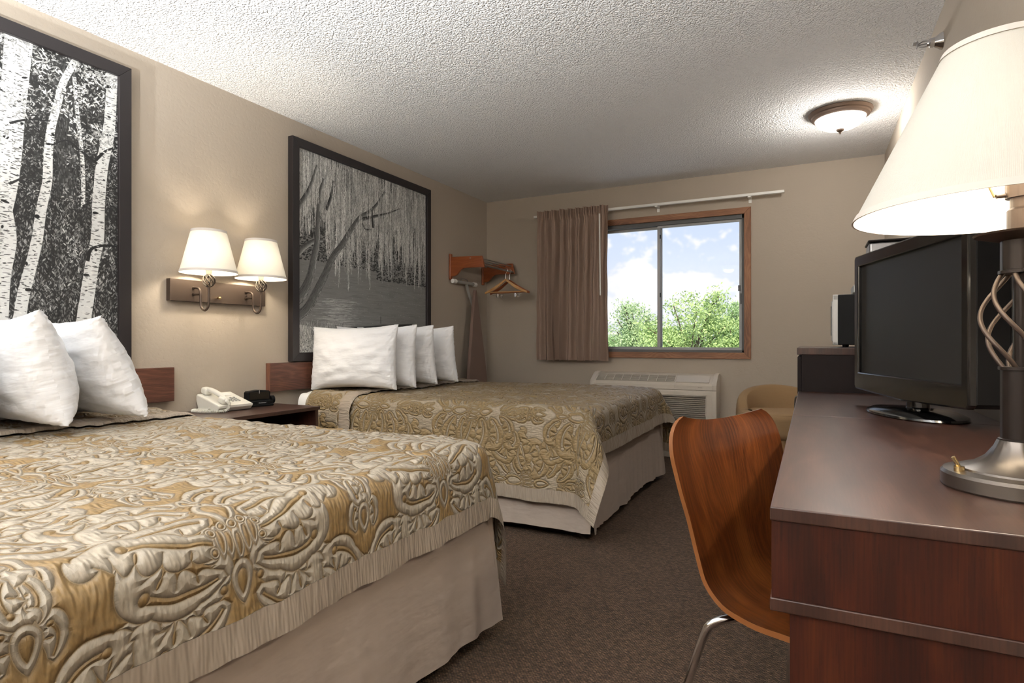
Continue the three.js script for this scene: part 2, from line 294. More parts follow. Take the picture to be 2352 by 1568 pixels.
const birchPrint = printCanvas(1440, 1400, (g, w, h) => {
  seedRandom(1001);
  g.fillStyle = grey(34); g.fillRect(0, 0, w, h);
  const leaf = (x, y, s, v, a) => { g.save(); g.translate(x, y); g.rotate(a); g.beginPath(); g.moveTo(-s, 0); g.quadraticCurveTo(0, -s * 0.62, s, 0); g.quadraticCurveTo(0, s * 0.62, -s, 0); g.fillStyle = grey(v); g.fill(); g.restore(); };
  // undergrowth: dark below, lighter foliage above
  for (let k = 0; k < 34000; k++) { const x = rnd() * w, y = rnd() * h, t = y / h, d = fbm2(x * 0.006, y * 0.006, 3); const v = t > 0.48 ? rr(26, 150) + 60 * d : rr(20, 175) + 110 * d; leaf(x, y, rr(3, 8.5), v, t > 0.48 ? rr(0.8, 2.4) : rr(0, 6.3)); }
  for (let k = 0; k < 60; k++) { const x = rnd() * w, y = rr(0.05, 0.6) * h; g.strokeStyle = grey(rr(15, 60)); g.lineWidth = rr(1, 4); g.beginPath(); g.moveTo(x, y); g.quadraticCurveTo(x + rr(-80, 80), y + rr(-60, 60), x + rr(-170, 170), y + rr(-110, 60)); g.stroke(); }
  for (let k = 0; k < 2600; k++) { const y = rr(0.55, 1) * h; leaf(rnd() * w, y, rr(5, 12), rr(90, 205) * (0.7 + 0.3 * rnd()), rr(0.9, 2.3)); }
  // a dark trunk behind
  const dk = ribbon(g, [[0.842, -0.02], [0.842, 0.106], [0.846, 0.3], [0.846, 0.47]], w, h, 38, 42); ribbonPath(g, dk); g.fillStyle = grey(46); g.fill();
  g.save(); ribbonPath(g, dk); g.clip(); for (let k = 0; k < 1600; k++) { g.fillStyle = grey(rr(15, 105)); g.fillRect(0.8 * w + rnd() * 0.1 * w, rnd() * 0.5 * h, rr(2, 6), rr(6, 18)); } g.restore();
  const trunk = (pts, w0, w1) => {
    const r = ribbon(g, pts, w, h, w0, w1, 90);
    ribbonPath(g, r); g.fillStyle = grey(214); g.fill(); g.save(); ribbonPath(g, r); g.clip();
    for (const q of r) for (let k = 0; k < 16; k++) { const e = rr(-1, 1), v = 232 - 60 * Math.max(0, e) - 20 * Math.max(0, -e) + rr(-26, 20); g.fillStyle = grey(v, 0.6); g.fillRect(q.x + q.nx * e * q.w - 4, q.y + q.ny * e * q.w + rr(-9, 9), rr(3, 12), rr(1, 4)); }
    for (const q of r) for (let k = 0; k < 3; k++) { const e = rr(-1, 1), s = rr(2, q.w * 0.5); g.fillStyle = grey(rr(20, 90), 0.85); g.beginPath(); g.ellipse(q.x + q.nx * e * q.w, q.y + q.ny * e * q.w + rr(-8, 8), s, rr(0.8, 2.2), rr(-0.25, 0.25), 0, 7); g.fill(); }
    for (let k = 0; k < r.length; k += 11) { const q = r[Math.min(r.length - 1, k + Math.floor(rr(0, 8)))], e = rr(-0.9, 0.9); g.fillStyle = grey(22); g.beginPath(); g.ellipse(q.x + q.nx * e * q.w, q.y, rr(4, 0.45 * q.w + 4), rr(3, 9), rr(-0.4, 0.4), 0, 7); g.fill(); }
    g.restore();
  };
  const off = (pts, d) => pts.map(([x, y]) => [x + d, y]);
  const t1 = [[0.704, -0.02], [0.698, 0.111], [0.692, 0.247], [0.689, 0.366], [0.68, 0.472], [0.692, 0.558], [0.698, 0.631], [0.683, 0.744], [0.677, 0.855], [0.669, 1.02]];
  const t4 = [[0.981, -0.02], [0.977, 0.095], [0.969, 0.216], [0.95, 0.331], [0.939, 0.467], [0.935, 0.592], [0.92, 0.677], [0.906, 0.785], [0.875, 1.02]];
  trunk([[0.868, 0.06], [0.877, 0.181], [0.888, 0.291], [0.893, 0.379], [0.893, 0.49]], 8, 9);
  trunk(off(t1, -0.52), 30, 44); trunk(off(t4, -0.62), 26, 36); trunk([[0.5, -0.02], [0.47, 0.3], [0.48, 0.6], [0.44, 1.02]], 24, 34); trunk([[0.05, -0.02], [0.07, 0.4], [0.04, 1.02]], 30, 40);
  trunk([[0.669, 0.4], [0.672, 0.635], [0.655, 1.02]], 22, 26);
  trunk([[0.741, -0.03], [0.728, 0.136], [0.719, 0.252], [0.713, 0.359], [0.701, 0.482], [0.68, 0.6]], 29, 24);
  trunk([[0.880, -0.02], [0.835, 0.101], [0.822, 0.169], [0.805, 0.254], [0.798, 0.334], [0.795, 0.428], [0.779, 0.525], [0.769, 0.619], [0.75, 0.721], [0.732, 0.814], [0.715, 1.0]], 13, 24);
  trunk(t1, 19, 34); trunk(t4, 24, 31);
  const branch = (pts, a, b, v) => { const r = ribbon(g, pts, w, h, a, b); ribbonPath(g, r); g.fillStyle = grey(v); g.fill(); };
  branch([[0.701, 0.273], [0.744, 0.247], [0.802, 0.231]], 5, 3, 30); branch([[0.805, 0.308], [0.849, 0.279], [0.884, 0.3], [0.935, 0.331]], 3, 6, 28); branch([[0.906, 0.67], [0.917, 0.628], [0.958, 0.609], [0.996, 0.607]], 8, 4, 22); branch([[0.70, 0.46], [0.74, 0.43], [0.79, 0.42]], 5, 2, 40); branch([[0.93, 0.32], [0.96, 0.28], [1.0, 0.25]], 7, 3, 26); branch([[0.72, 0.2], [0.78, 0.15], [0.80, 0.12]], 4, 2, 40);
  // bright leaf sprays
  for (let c = 0; c < 80; c++) { const cx = rr(0.0, 1.0) * w, cy = Math.pow(rnd(), 1.7) * 0.36 * h; for (let k = 0; k < 46; k++) leaf(cx + rr(-62, 62), cy + rr(-46, 46), rr(5, 12), rr(130, 240), rr(0, 6.3)); }
  for (let c = 0; c < 8; c++) { const cx = rr(0.84, 0.96) * w, cy = rr(0.2, 0.66) * h; for (let k = 0; k < 26; k++) leaf(cx + rr(-30, 30), cy + rr(-40, 40), rr(4, 9), rr(120, 205), rr(0, 6.3)); }
});
const willowPrint = printCanvas(1440, 1400, (g, w, h) => {
  seedRandom(2002);
  // far bank and water
  g.fillStyle = grey(128); g.fillRect(0, 0, w, h);
  for (let k = 0; k < 5200; k++) { const x = rnd() * w, y = rr(0.5, 1) * h, v = 122 + 26 * fbm2(x * 0.003, y * 0.02, 3) + rr(-10, 10); g.fillStyle = grey(v, 0.5); g.fillRect(x, y, rr(20, 110), rr(1, 4)); }
  for (let k = 0; k < 2600; k++) { const x = rnd() * w, y = rr(0.36, 0.56) * h * (x > 0.55 * w ? 1.06 : 0.97); g.fillStyle = grey(rr(14, 70)); g.beginPath(); g.ellipse(x, y, rr(3, 12), rr(2, 6), 0, 0, 7); g.fill(); }
  for (let k = 0; k < 420; k++) { g.fillStyle = grey(rr(160, 225), 0.75); g.fillRect(rnd() * w, rr(0.6, 0.88) * h, rr(2, 9), rr(1, 3)); }
  for (let k = 0; k < 900; k++) { const q = rnd() + rnd() + rnd() - 1.5, x = (0.24 + 0.13 * q) * w, y = rr(0.72, 0.9) * h; g.fillStyle = grey(rr(165, 235), 0.3); g.fillRect(x, y, rr(20, 80), rr(1, 4)); }
  // canopy of hanging strands
  g.fillStyle = grey(104); g.fillRect(0, 0, w, 0.36 * h);
  for (let k = 0; k < 3200; k++) { const x = rnd() * w, y = rnd() * 0.42 * h; g.fillStyle = grey(rr(10, 130), 0.65); g.beginPath(); g.ellipse(x, y, rr(3, 9), rr(8, 34), rr(-0.2, 0.2), 0, 7); g.fill(); }
  const strand = (x, y0, y1, v) => { let cx = x, y = y0; g.lineWidth = rr(1.2, 3); while (y < y1) { const s = rr(10, 20); cx += rr(-2.2, 2.2); g.strokeStyle = grey(v + rr(-38, 30), 0.95); g.beginPath(); g.moveTo(cx + rr(-5, 5), y); g.lineTo(cx + rr(-4, 4), y + s); g.stroke(); if (rnd() < 0.7) { g.beginPath(); g.moveTo(cx, y); g.lineTo(cx + rr(-9, 9), y + rr(8, 16)); g.stroke(); } y += s * 0.55; } };
  const ends = [[0, 0.62], [0.18, 0.55], [0.267, 0.658], [0.29, 0.52], [0.325, 0.667], [0.37, 0.55], [0.42, 0.624], [0.476, 0.645], [0.52, 0.5], [0.595, 0.596], [0.64, 0.56], [0.673, 0.585], [0.74, 0.48], [0.806, 0.6], [0.85, 0.5], [0.893, 0.612], [0.938, 0.632], [1, 0.6]];
  const endAt = (x) => { for (let k = 1; k < ends.length; k++) if (x <= ends[k][0]) { const t = (x - ends[k - 1][0]) / (ends[k][0] - ends[k - 1][0]); return lerp(ends[k - 1][1], ends[k][1], t); } return 0.6; };
  for (let k = 0; k < 1500; k++) { const x = rnd(), e = endAt(x), y1 = e * (x < 0.2 ? rr(0.25, 0.7) : rr(0.3, 0.93) + 0.06 * n2(x * 30, 0)), y0 = Math.max(-0.02, y1 - rr(0.08, 0.42)); if (n2(x * 11, y1 * 5) < -0.35 && y1 > 0.3) continue; strand(x * w, y0 * h, y1 * h, rr(130, 238)); }
  for (const [x, e] of ends) for (let k = 0; k < 5; k++) strand((x + rr(-0.008, 0.008)) * w, (e - rr(0.16, 0.3)) * h, (e - 0.03 * k) * h, rr(170, 240));
  // trunks
  const bark = (pts, a, b, v) => { const r = ribbon(g, pts, w, h, a, b, 90); ribbonPath(g, r); g.fillStyle = grey(v); g.fill(); g.save(); ribbonPath(g, r); g.clip(); for (const q of r) for (let k = 0; k < 10; k++) { const e = rr(-1, 1); g.strokeStyle = grey(v + 75 * Math.max(0, e * (q.nx > 0 ? 1 : -1)) - 42 * Math.max(0, -e * (q.nx > 0 ? 1 : -1)) + rr(-22, 22), 0.8); g.lineWidth = rr(1, 4); g.beginPath(); g.moveTo(q.x + q.nx * e * q.w, q.y + q.ny * e * q.w); g.lineTo(q.x + q.nx * e * q.w - q.ny * 26, q.y + q.ny * e * q.w + q.nx * 26); g.stroke(); } g.restore(); };
  bark([[0.003, 0.299], [0.047, 0.235], [0.08, 0.173], [0.12, 0.06]], 22, 8, 92);
  bark([[0.003, 0.521], [0.047, 0.479], [0.103, 0.443], [0.16, 0.428]], 20, 14, 100);
  bark([[-0.03, 0.775], [0.036, 0.705], [0.08, 0.62], [0.103, 0.525], [0.121, 0.449], [0.126, 0.337], [0.138, 0.205], [0.162, 0.115]], 44, 10, 96);
  bark([[0.18, 0.27], [0.21, 0.198], [0.229, 0.107]], 14, 8, 50);
  bark([[-0.03, 0.845], [0.058, 0.785], [0.115, 0.699], [0.174, 0.6], [0.223, 0.509], [0.286, 0.433], [0.351, 0.343], [0.42, 0.26], [0.491, 0.215], [0.549, 0.161], [0.618, 0.071]], 40, 9, 92);
  bark([[0.434, 0.268], [0.534, 0.232], [0.657, 0.186], [0.755, 0.138]], 15, 3, 56); bark([[0.434, 0.29], [0.462, 0.318], [0.505, 0.313]], 8, 5, 52); bark([[0.51, 0.2], [0.515, 0.26], [0.52, 0.3]], 8, 10, 24);
  for (let k = 0; k < 260; k++) { const x = rnd(), y1 = rr(0.02, 0.5) * endAt(x) * 1.2; strand(x * w, (y1 - rr(0.03, 0.12)) * h, y1 * h, rr(120, 225)); }
  // sandy bank, grass, boat
  g.fillStyle = grey(196); g.beginPath(); g.moveTo(0, 0.86 * h); g.quadraticCurveTo(0.12 * w, 0.86 * h, 0.2 * w, 0.93 * h); g.quadraticCurveTo(0.6 * w, 0.97 * h, w, 0.95 * h); g.lineTo(w, h); g.lineTo(0, h); g.fill();
  for (let k = 0; k < 2600; k++) { const x = rnd() * w, y = rr(0.9, 1) * h; g.fillStyle = grey(rr(70, 245)); g.beginPath(); g.ellipse(x, y, rr(2, 5), rr(2, 5), 0, 0, 7); g.fill(); }
  for (let k = 0; k < 900; k++) { const x = rr(0, 0.3) * w, y = rr(0.86, 0.96) * h; g.strokeStyle = grey(rr(60, 210)); g.lineWidth = 1.5; g.beginPath(); g.moveTo(x, y); g.lineTo(x + rr(-14, 14), y - rr(10, 46)); g.stroke(); }
  g.fillStyle = grey(38); g.beginPath(); [[0.18, 0.885], [0.378, 0.862], [0.6, 0.845], [0.875, 0.831], [0.938, 0.905], [0.8, 0.945], [0.45, 0.955], [0.25, 0.935]].forEach(([x, y], k) => (k ? g.lineTo(x * w, y * h) : g.moveTo(x * w, y * h))); g.fill();
  g.strokeStyle = grey(120); g.lineWidth = 5; g.beginPath(); g.moveTo(0.18 * w, 0.885 * h); g.lineTo(0.378 * w, 0.862 * h); g.lineTo(0.875 * w, 0.831 * h); g.lineTo(0.938 * w, 0.905 * h); g.stroke();
  g.fillStyle = grey(222); for (const [x, sl] of [[0.40, -0.045], [0.63, -0.01], [0.86, 0.05]]) { g.beginPath(); g.moveTo(x * w, (0.866 - (x - 0.4) * 0.062) * h); g.lineTo((x + 0.045) * w, (0.862 - (x - 0.4) * 0.062) * h); g.lineTo((x + 0.045 + sl) * w, 0.94 * h); g.lineTo((x + sl - 0.01) * w, 0.945 * h); g.fill(); }
  g.fillStyle = grey(40); g.fillRect(0.58 * w, 0.80 * h, 6, 60);
});

// ------------------------------------------------------------------ materials
const M = {
  wall: std({ color: S(174, 162, 147), roughness: 0.85, bumpMap: peelTex, bumpScale: 0.0015 }),
  ceiling: std({ color: S(240, 239, 238), roughness: 0.95, bumpMap: popTex, bumpScale: 0.006 }),
  carpet: std({ map: carpetTex, roughness: 1, bumpMap: carpetBump, bumpScale: 0.006 }),
  outerWall: std({ color: S(190, 180, 165), roughness: 0.9 }),
  concrete: std({ color: S(196, 193, 186), roughness: 0.95 }),
  grass: std({ color: S(92, 120, 62), roughness: 1 }),
  walnut: phy({ map: walnutTex, roughness: 0.34, clearcoat: 0.25, clearcoatRoughness: 0.3 }),
  panel: phy({ map: panelTex, roughness: 0.55, specularIntensity: 0.6 }),
  head: std({ map: headTex, roughness: 0.45 }),
  teak: phy({ map: teakTex, roughness: 0.32, clearcoat: 0.5, clearcoatRoughness: 0.2 }),
  plyEdge: phy({ color: S(124, 76, 38), roughness: 0.4, clearcoat: 0.4, clearcoatRoughness: 0.25 }),
  oak: std({ map: oakTex, roughness: 0.5 }),
  cherry: phy({ map: cherryTex, roughness: 0.38, clearcoat: 0.3, clearcoatRoughness: 0.3 }),
  hangerWood: phy({ map: hangerTex, roughness: 0.35, clearcoat: 0.4, clearcoatRoughness: 0.2 }),
  darkCab: phy({ color: S(30, 22, 21), roughness: 0.55, specularIntensity: 0.35 }),
  blackFrame: std({ color: S(33, 28, 29), roughness: 0.45 }),
  blackGloss: phy({ color: S(12, 12, 13), roughness: 0.14, clearcoat: 0.6, clearcoatRoughness: 0.08 }),
  blackPlastic: phy({ color: S(13, 13, 14), roughness: 0.5, specularIntensity: 0.35 }),
  screen: phy({ color: S(34, 32, 30), roughness: 0.42, specularIntensity: 0.6 }),
  chrome: std({ color: S(225, 225, 228), metalness: 1, roughness: 0.12 }),
  steel: std({ color: S(168, 168, 170), metalness: 1, roughness: 0.35 }),
  silver: std({ color: S(176, 176, 174), metalness: 0.6, roughness: 0.35 }),
  alu: std({ color: S(150, 150, 150), metalness: 0.5, roughness: 0.5 }),
  aluDark: std({ color: S(92, 92, 92), metalness: 0.4, roughness: 0.55 }),
  bronze: std({ color: S(78, 66, 58), metalness: 0.6, roughness: 0.42 }),
  bronzeDark: std({ color: S(36, 29, 26), metalness: 0.5, roughness: 0.38 }),
  pewter: std({ color: S(104, 97, 91), metalness: 0.9, roughness: 0.33 }),
  fixture: std({ color: S(132, 112, 98), metalness: 0.5, roughness: 0.5 }),
  brass: std({ color: S(214, 190, 140), metalness: 1, roughness: 0.25 }),
  white: std({ color: S(236, 234, 228), roughness: 0.5 }),
  offWhite: std({ color: S(228, 224, 212), roughness: 0.45 }),
  ptac: std({ color: S(196, 186, 172), roughness: 0.5 }),
  greyPlastic: std({ color: S(158, 156, 150), roughness: 0.55 }),
  pillow: std({ color: S(230, 230, 231), roughness: 0.85, bumpMap: crumple, bumpScale: 0.005 }),
  sheet: std({ color: S(236, 235, 233), roughness: 0.9, bumpMap: crumple, bumpScale: 0.006 }),
  mattress: std({ color: S(222, 219, 212), roughness: 0.9 }),
  skirt: std({ color: S(172, 158, 146), roughness: 0.85, bumpMap: crumple, bumpScale: 0.003 }),
  hem: phy({ color: S(150, 137, 122), roughness: 0.55, bumpMap: puckerTex, bumpScale: 0.004, sheen: 0.3, sheenColor: S(220, 210, 200), sheenRoughness: 0.5 }),
  quilt: phy({ map: quilt.colour([154, 144, 128], [128, 104, 66], [104, 84, 54]), roughness: 0.55, bumpMap: quilt.bump, bumpScale: 0.012, sheen: 0.25, sheenColor: S(220, 212, 205), sheenRoughness: 0.45 }),
  quiltSheenSwap: phy({ map: quilt.colour([132, 112, 78], [147, 134, 114], [106, 90, 64]), roughness: 0.55, bumpMap: quilt.bump, bumpScale: 0.010, sheen: 0.25, sheenColor: S(220, 212, 205), sheenRoughness: 0.45 }),  // weave sheen put into the colour: leaf and ground tones swapped
  curtain: phy({ color: S(162, 138, 122), roughness: 0.8, transmission: 0.06, bumpMap: coarseWeave, bumpScale: 0.0012, side: THREE.DoubleSide }),
  armchair: std({ color: S(156, 126, 90), roughness: 0.9, bumpMap: coarseWeave, bumpScale: 0.002 }),
  boardCover: std({ color: S(134, 110, 98), roughness: 0.9, bumpMap: weaveTex, bumpScale: 0.0008 }),
  glass: phy({ color: 0xffffff, roughness: 0.0, transmission: 1, thickness: 0, ior: 1.45, specularIntensity: 0.15 }),
  leaf: [std({ color: S(176, 202, 132), roughness: 0.8, side: THREE.DoubleSide }), std({ color: S(164, 194, 136), roughness: 0.8, side: THREE.DoubleSide }), std({ color: S(184, 208, 156), roughness: 0.8, side: THREE.DoubleSide })],
  bark: std({ color: S(96, 84, 70), roughness: 0.95 }),
  shade: phy({ map: linenTex, roughness: 1, transmission: 0.06, thickness: 0, side: THREE.DoubleSide }),
  lampShade: phy({ color: S(202, 199, 190), roughness: 1, transmission: 0.018, thickness: 0, side: THREE.DoubleSide, bumpMap: weaveTex, bumpScale: 0.0003 }),
  shadeTrim: std({ color: S(206, 198, 190), roughness: 0.9 }),
  bulb: std({ color: 0xffffff, emissive: new THREE.Color(1, 0.9, 0.76), emissiveIntensity: 4 }),
  bounceBulb: std({ color: 0xffffff, emissive: new THREE.Color(0.95, 0.98, 1.0), emissiveIntensity: 4 }),
  bowl: std({ color: 0xffffff, emissive: new THREE.Color(1, 0.93, 0.82), emissiveIntensity: 1.35, roughness: 0.4 }),
};

// ------------------------------------------------------------------ room shell
const T = 0.16;
struct('floor', bx(XL - T, XR + T, -0.2, 0, ZB - T, ZF + T, 0), M.carpet);
struct('ceiling', bx(XL - T, XR + T, YC, YC + 0.25, ZB - T, ZF + T, 0), M.ceiling);
struct('wall_left', bx(XL - T, XL, 0, YC, ZB - T, ZF + T, 0), M.wall);
struct('wall_right', bx(XR, XR + T, 0, YC, ZB - T, ZF + T, 0), M.wall);
struct('wall_front', bx(XL, XR, 0, YC, ZF, ZF + T, 0), M.wall);
const WX0 = -1.937, WX1 = -0.502, WY0 = 0.905, WY1 = 2.080;      // rough opening
struct('wall_back', [bx(XL, WX0, 0, YC, ZB - T, ZB, 0), bx(WX1, XR, 0, YC, ZB - T, ZB, 0), bx(WX0, WX1, 0, WY0, ZB - T, ZB, 0), bx(WX0, WX1, WY1, YC, ZB - T, ZB, 0)], M.wall);

// sliding window: oak casing, aluminium frame, two sashes
{
  const w = new THREE.Group(); w.name = 'window_1'; w.userData.kind = 'structure'; scene.add(w);
  const cw = 0.054, zf = ZB + 0.016;
  const mitre = (pts) => { const g = extrude(pts, 0.014, 0.003); g.translate(0, 0, ZB + 0.001); return g; };
  const X0 = WX0 - cw, X1 = WX1 + cw, Y0 = WY0 - cw, Y1 = WY1 + cw;
  obj('casing', boxUV(mitre([[X0, Y0], [X1, Y0], [WX1, WY0], [WX0, WY0]]), 'x'), M.oak, w);
  obj('casing', boxUV(mitre([[X0, Y1], [WX0, WY1], [WX1, WY1], [X1, Y1]]), 'x', 0.3, 0.5), M.oak, w);
  obj('casing', boxUV(mitre([[X1, Y0], [X1, Y1], [WX1, WY1], [WX1, WY0]]), 'y', 0.1, 0.2), M.oak, w);
  obj('casing', boxUV(mitre([[X0, Y0], [WX0, WY0], [WX0, WY1], [X0, Y1]]), 'y', 0.2), M.oak, w);
  const zo = ZB - 0.10, zi = ZB - 0.005;
  obj('frame', [bx(WX0, WX1, WY0, WY0 + 0.022, zo, zi, 0.002), bx(WX0, WX1, WY1 - 0.034, WY1, zo, zi, 0.002), bx(WX0, WX0 + 0.02, WY0, WY1, zo, zi, 0.002), bx(WX1 - 0.02, WX1, WY0, WY1, zo, zi, 0.002)], M.aluDark, w);
  const xm = -1.22;
  const sash = (x0, x1, z, b, mat) => { const y0 = WY0 + 0.02, y1 = WY1 - 0.03; const s = obj('sash', [bx(x0, x1, y0, y0 + b, z - 0.014, z + 0.014, 0.002), bx(x0, x1, y1 - b, y1, z - 0.014, z + 0.014, 0.002), bx(x0, x0 + b, y0 + b, y1 - b, z - 0.014, z + 0.014, 0.002), bx(x1 - b, x1, y0 + b, y1 - b, z - 0.014, z + 0.014, 0.002)], mat, w); obj('pane', bx(x0 + b - 0.004, x1 - b + 0.004, y0 + b - 0.004, y1 - b + 0.004, z - 0.002, z + 0.002, 0), M.glass, s); return s; };
  sash(WX0 + 0.018, xm + 0.012, ZB - 0.078, 0.026, M.alu);
  const r = sash(xm - 0.022, WX1 - 0.018, ZB - 0.04, 0.024, M.alu);
  obj('glazing_clip', [bx(xm + 0.002, xm + 0.01, 1.93, 1.965, ZB - 0.03, ZB - 0.02, 0.001), bx(xm + 0.002, xm + 0.01, 1.40, 1.44, ZB - 0.03, ZB - 0.02, 0.001)], M.blackPlastic, r);
  obj('latch', [bx(WX1 - 0.034, WX1 - 0.024, 1.32, 1.41, ZB - 0.03, ZB - 0.008, 0.002), bx(WX1 - 0.05, WX1 - 0.03, 1.43, 1.48, ZB - 0.026, ZB - 0.014, 0.002)], M.aluDark, r);
}

// ------------------------------------------------------------------ outdoors, seen from the upper floor
{
  const g = struct('ground_outside', at(new THREE.CylinderGeometry(150, 150, 0.4, 48), 0, -3.9, -40), M.grass);
  g.userData.label = 'green lawn outside below the window';
  struct('added_bounce_slab', bx(-34, 30, -3.72, -3.66, -23, -6.5, 0), M.concrete);  // pale slab added out of view to bounce sunlight up onto the ceiling
}
function tree(label, x, z, h, crownR, seed, mat, airy = 0) {
  seedRandom(seed);
  const t = thing('leafy_tree', label, 'tree', [x, -3.7, z], 0, 'trees outside the window');
  const trunk = [tube([[0, 0, 0], [rr(-0.2, 0.2), h * 0.3, rr(-0.2, 0.2)], [rr(-0.3, 0.3), h * 0.62, rr(-0.3, 0.3)]], 0.028 * h, 12, 8)], ends = [];
  for (let k = 0; k < 26; k++) {
    const a = rnd() * 6.283, y0 = h * rr(0.25, 0.6), len = crownR * rr(0.55, 1), up = rr(0.1, 1.0), e = V(Math.cos(a) * len * (1 - 0.45 * up), Math.min(h * 0.98, y0 + up * h * 0.5), Math.sin(a) * len * (1 - 0.45 * up));
    trunk.push(tube([[0, y0, 0], [e.x * 0.5, y0 + (e.y - y0) * 0.6, e.z * 0.5], e], 0.006 * h * rr(0.5, 1), 8, 5)); ends.push(e);
    for (let q = 0; q < 3; q++) ends.push(V(e.x * rr(0.45, 1), y0 + (e.y - y0) * rr(0.3, 1.0), e.z * rr(0.45, 1)));
  }
  ends.push(V(0, h * 0.97, 0));
  obj('trunk', trunk, M.bark, t);
  const pos = [], idx = [], s = h * 0.0095, N = Math.round(22000 * (1 - airy * 0.5));
  for (let k = 0; k < N; k++) {
    const e = ends[Math.floor(rnd() * ends.length)], R = crownR * rr(0.1, 0.30) * (1 + airy * 0.3), u = rr(-1, 1), a = rnd() * 6.283, q = Math.sqrt(1 - u * u), d = Math.cbrt(rnd()) * R;
    const c = V(e.x + q * Math.cos(a) * d, e.y + u * d * 0.8, e.z + q * Math.sin(a) * d), X = V(rr(-1, 1), rr(-1, 1), rr(-1, 1)).normalize(), Y = V(rr(-1, 1), rr(-1, 1), rr(-1, 1)).cross(X).normalize(), l = s * rr(0.6, 1.3), b = pos.length / 3;
    for (const [p, r] of [[-1, 0], [0, 0.5], [1, 0], [0, -0.5]]) pos.push(c.x + (X.x * p + Y.x * r) * l, c.y + (X.y * p + Y.y * r) * l, c.z + (X.z * p + Y.z * r) * l);
    idx.push(b, b + 1, b + 2, b, b + 2, b + 3);
  }
  const g = new THREE.BufferGeometry(); g.setAttribute('position', new THREE.BufferAttribute(new Float32Array(pos), 3)); g.setIndex(idx); g.computeVertexNormals();
  obj('crown', g, mat, t);
}
tree('airy light green tree with loose twigs in the left pane', -7.9, -30, 6.55, 2.0, 301, M.leaf[2], 0.8);
tree('tallest fine-leaved yellow-green tree seen through the middle of the right pane', -4.3, -24, 6.55, 2.1, 302, M.leaf[0], 0.4);
tree('dense round-headed green tree behind the tallest tree, toward the window latch', -4.2, -34, 6.75, 2.0, 303, M.leaf[1]);
tree('lowest bushy tree at the lower right corner of the window', -2.75, -28, 5.7, 1.7, 304, M.leaf[0]);
tree('small distant tree at the curtain side of the left pane', -15.6, -50, 6.0, 2.6, 305, M.leaf[1]);
tree('mid-height tree filling the bottom of the left pane behind the lamp post', -11.4, -42, 5.6, 2.6, 306, M.leaf[1]);
tree('low tree between the airy tree and the tallest tree behind the window mullion', -7.7, -39, 5.5, 2.2, 307, M.leaf[2]);
tree('broad low tree behind the lowest bushy tree at the window edge', -4.9, -46, 5.6, 2.6, 308, M.leaf[1]);
{
  // distant tree line closing the horizon
  seedRandom(777); const pos = [], idx = [];
  for (let k = 0; k < 26000; k++) {
    const x = rr(-70, 45), top = 4.6 + 1.1 * n2(x * 0.16, 3) + 0.6 * n2(x * 0.6, 9), y = -3.7 + Math.pow(rnd(), 0.6) * top, z = -78 + rr(-2.5, 2.5), X = V(rr(-1, 1), rr(-1, 1), rr(-1, 1)).normalize(), Y = V(rr(-1, 1), rr(-1, 1), rr(-1, 1)).cross(X).normalize(), l = rr(0.18, 0.38), b = pos.length / 3;
    for (const [p, r] of [[-1, 0], [0, 0.6], [1, 0], [0, -0.6]]) pos.push(x + (X.x * p + Y.x * r) * l, y + (X.y * p + Y.y * r) * l, z + (X.z * p + Y.z * r) * l);
    idx.push(b, b + 1, b + 2, b, b + 2, b + 3);
  }
  const g = new THREE.BufferGeometry(); g.setAttribute('position', new THREE.BufferAttribute(new Float32Array(pos), 3)); g.setIndex(idx); g.computeVertexNormals();
  const tl = obj('distant_treeline', g, M.leaf[1]); tl.userData.kind = 'stuff'; tag(tl, 'low distant band of trees along the horizon outside the window', 'tree line');
}
{
  const p = thing('light_pole', 'thin pale parking light pole in the left pane', 'light pole', [-9.42, -3.7, -32]);
  obj('pole', rod([0, 0, 0], [0, 5.1, 0], 0.05, 8), M.white, p); obj('lamp_head', bx(-0.55, 0.05, 5.08, 5.2, -0.1, 0.1, 0.02), M.white, p);
}

// ------------------------------------------------------------------ framed prints on the left wall
function framedPrint(name, label, z0, z1, y0, y1, print) {   // z0 > z1 (z0 nearer the camera)
  const t = thing(name, label, 'picture', [XL + 0.001, (y0 + y1) / 2, (z0 + z1) / 2], Math.PI / 2);   // local x runs to -z of the room, local z out of the wall
  const W = Math.abs(z0 - z1), H = y1 - y0, f = 0.056, d = 0.045, X = W / 2, Y = H / 2;
  const bar = (pts) => extrude(pts, d - 0.004, 0.002);
  obj('frame', [bar([[-X, -Y], [X, -Y], [X - f, -Y + f], [-X + f, -Y + f]]), bar([[-X, Y], [-X + f, Y - f], [X - f, Y - f], [X, Y]]), bar([[X, -Y], [X, Y], [X - f, Y - f], [X - f, -Y + f]]), bar([[-X, -Y], [-X + f, -Y + f], [-X + f, Y - f], [-X, Y]])], M.blackFrame, t);
  const g = new THREE.BoxGeometry(W - 2 * f + 0.01, H - 2 * f + 0.01, 0.012); g.translate(0, 0, 0.018);
  obj('print', g, std({ map: print, roughness: 0.55 }), t);
}
framedPrint('framed_print', 'black framed black and white photograph of white birch trunks', -0.18, -1.73, 0.872, 2.33, birchPrint);
framedPrint('framed_print', 'black framed black and white photograph of a willow over a pond with a rowing boat', -2.735, -4.275, 0.872, 2.32, willowPrint);

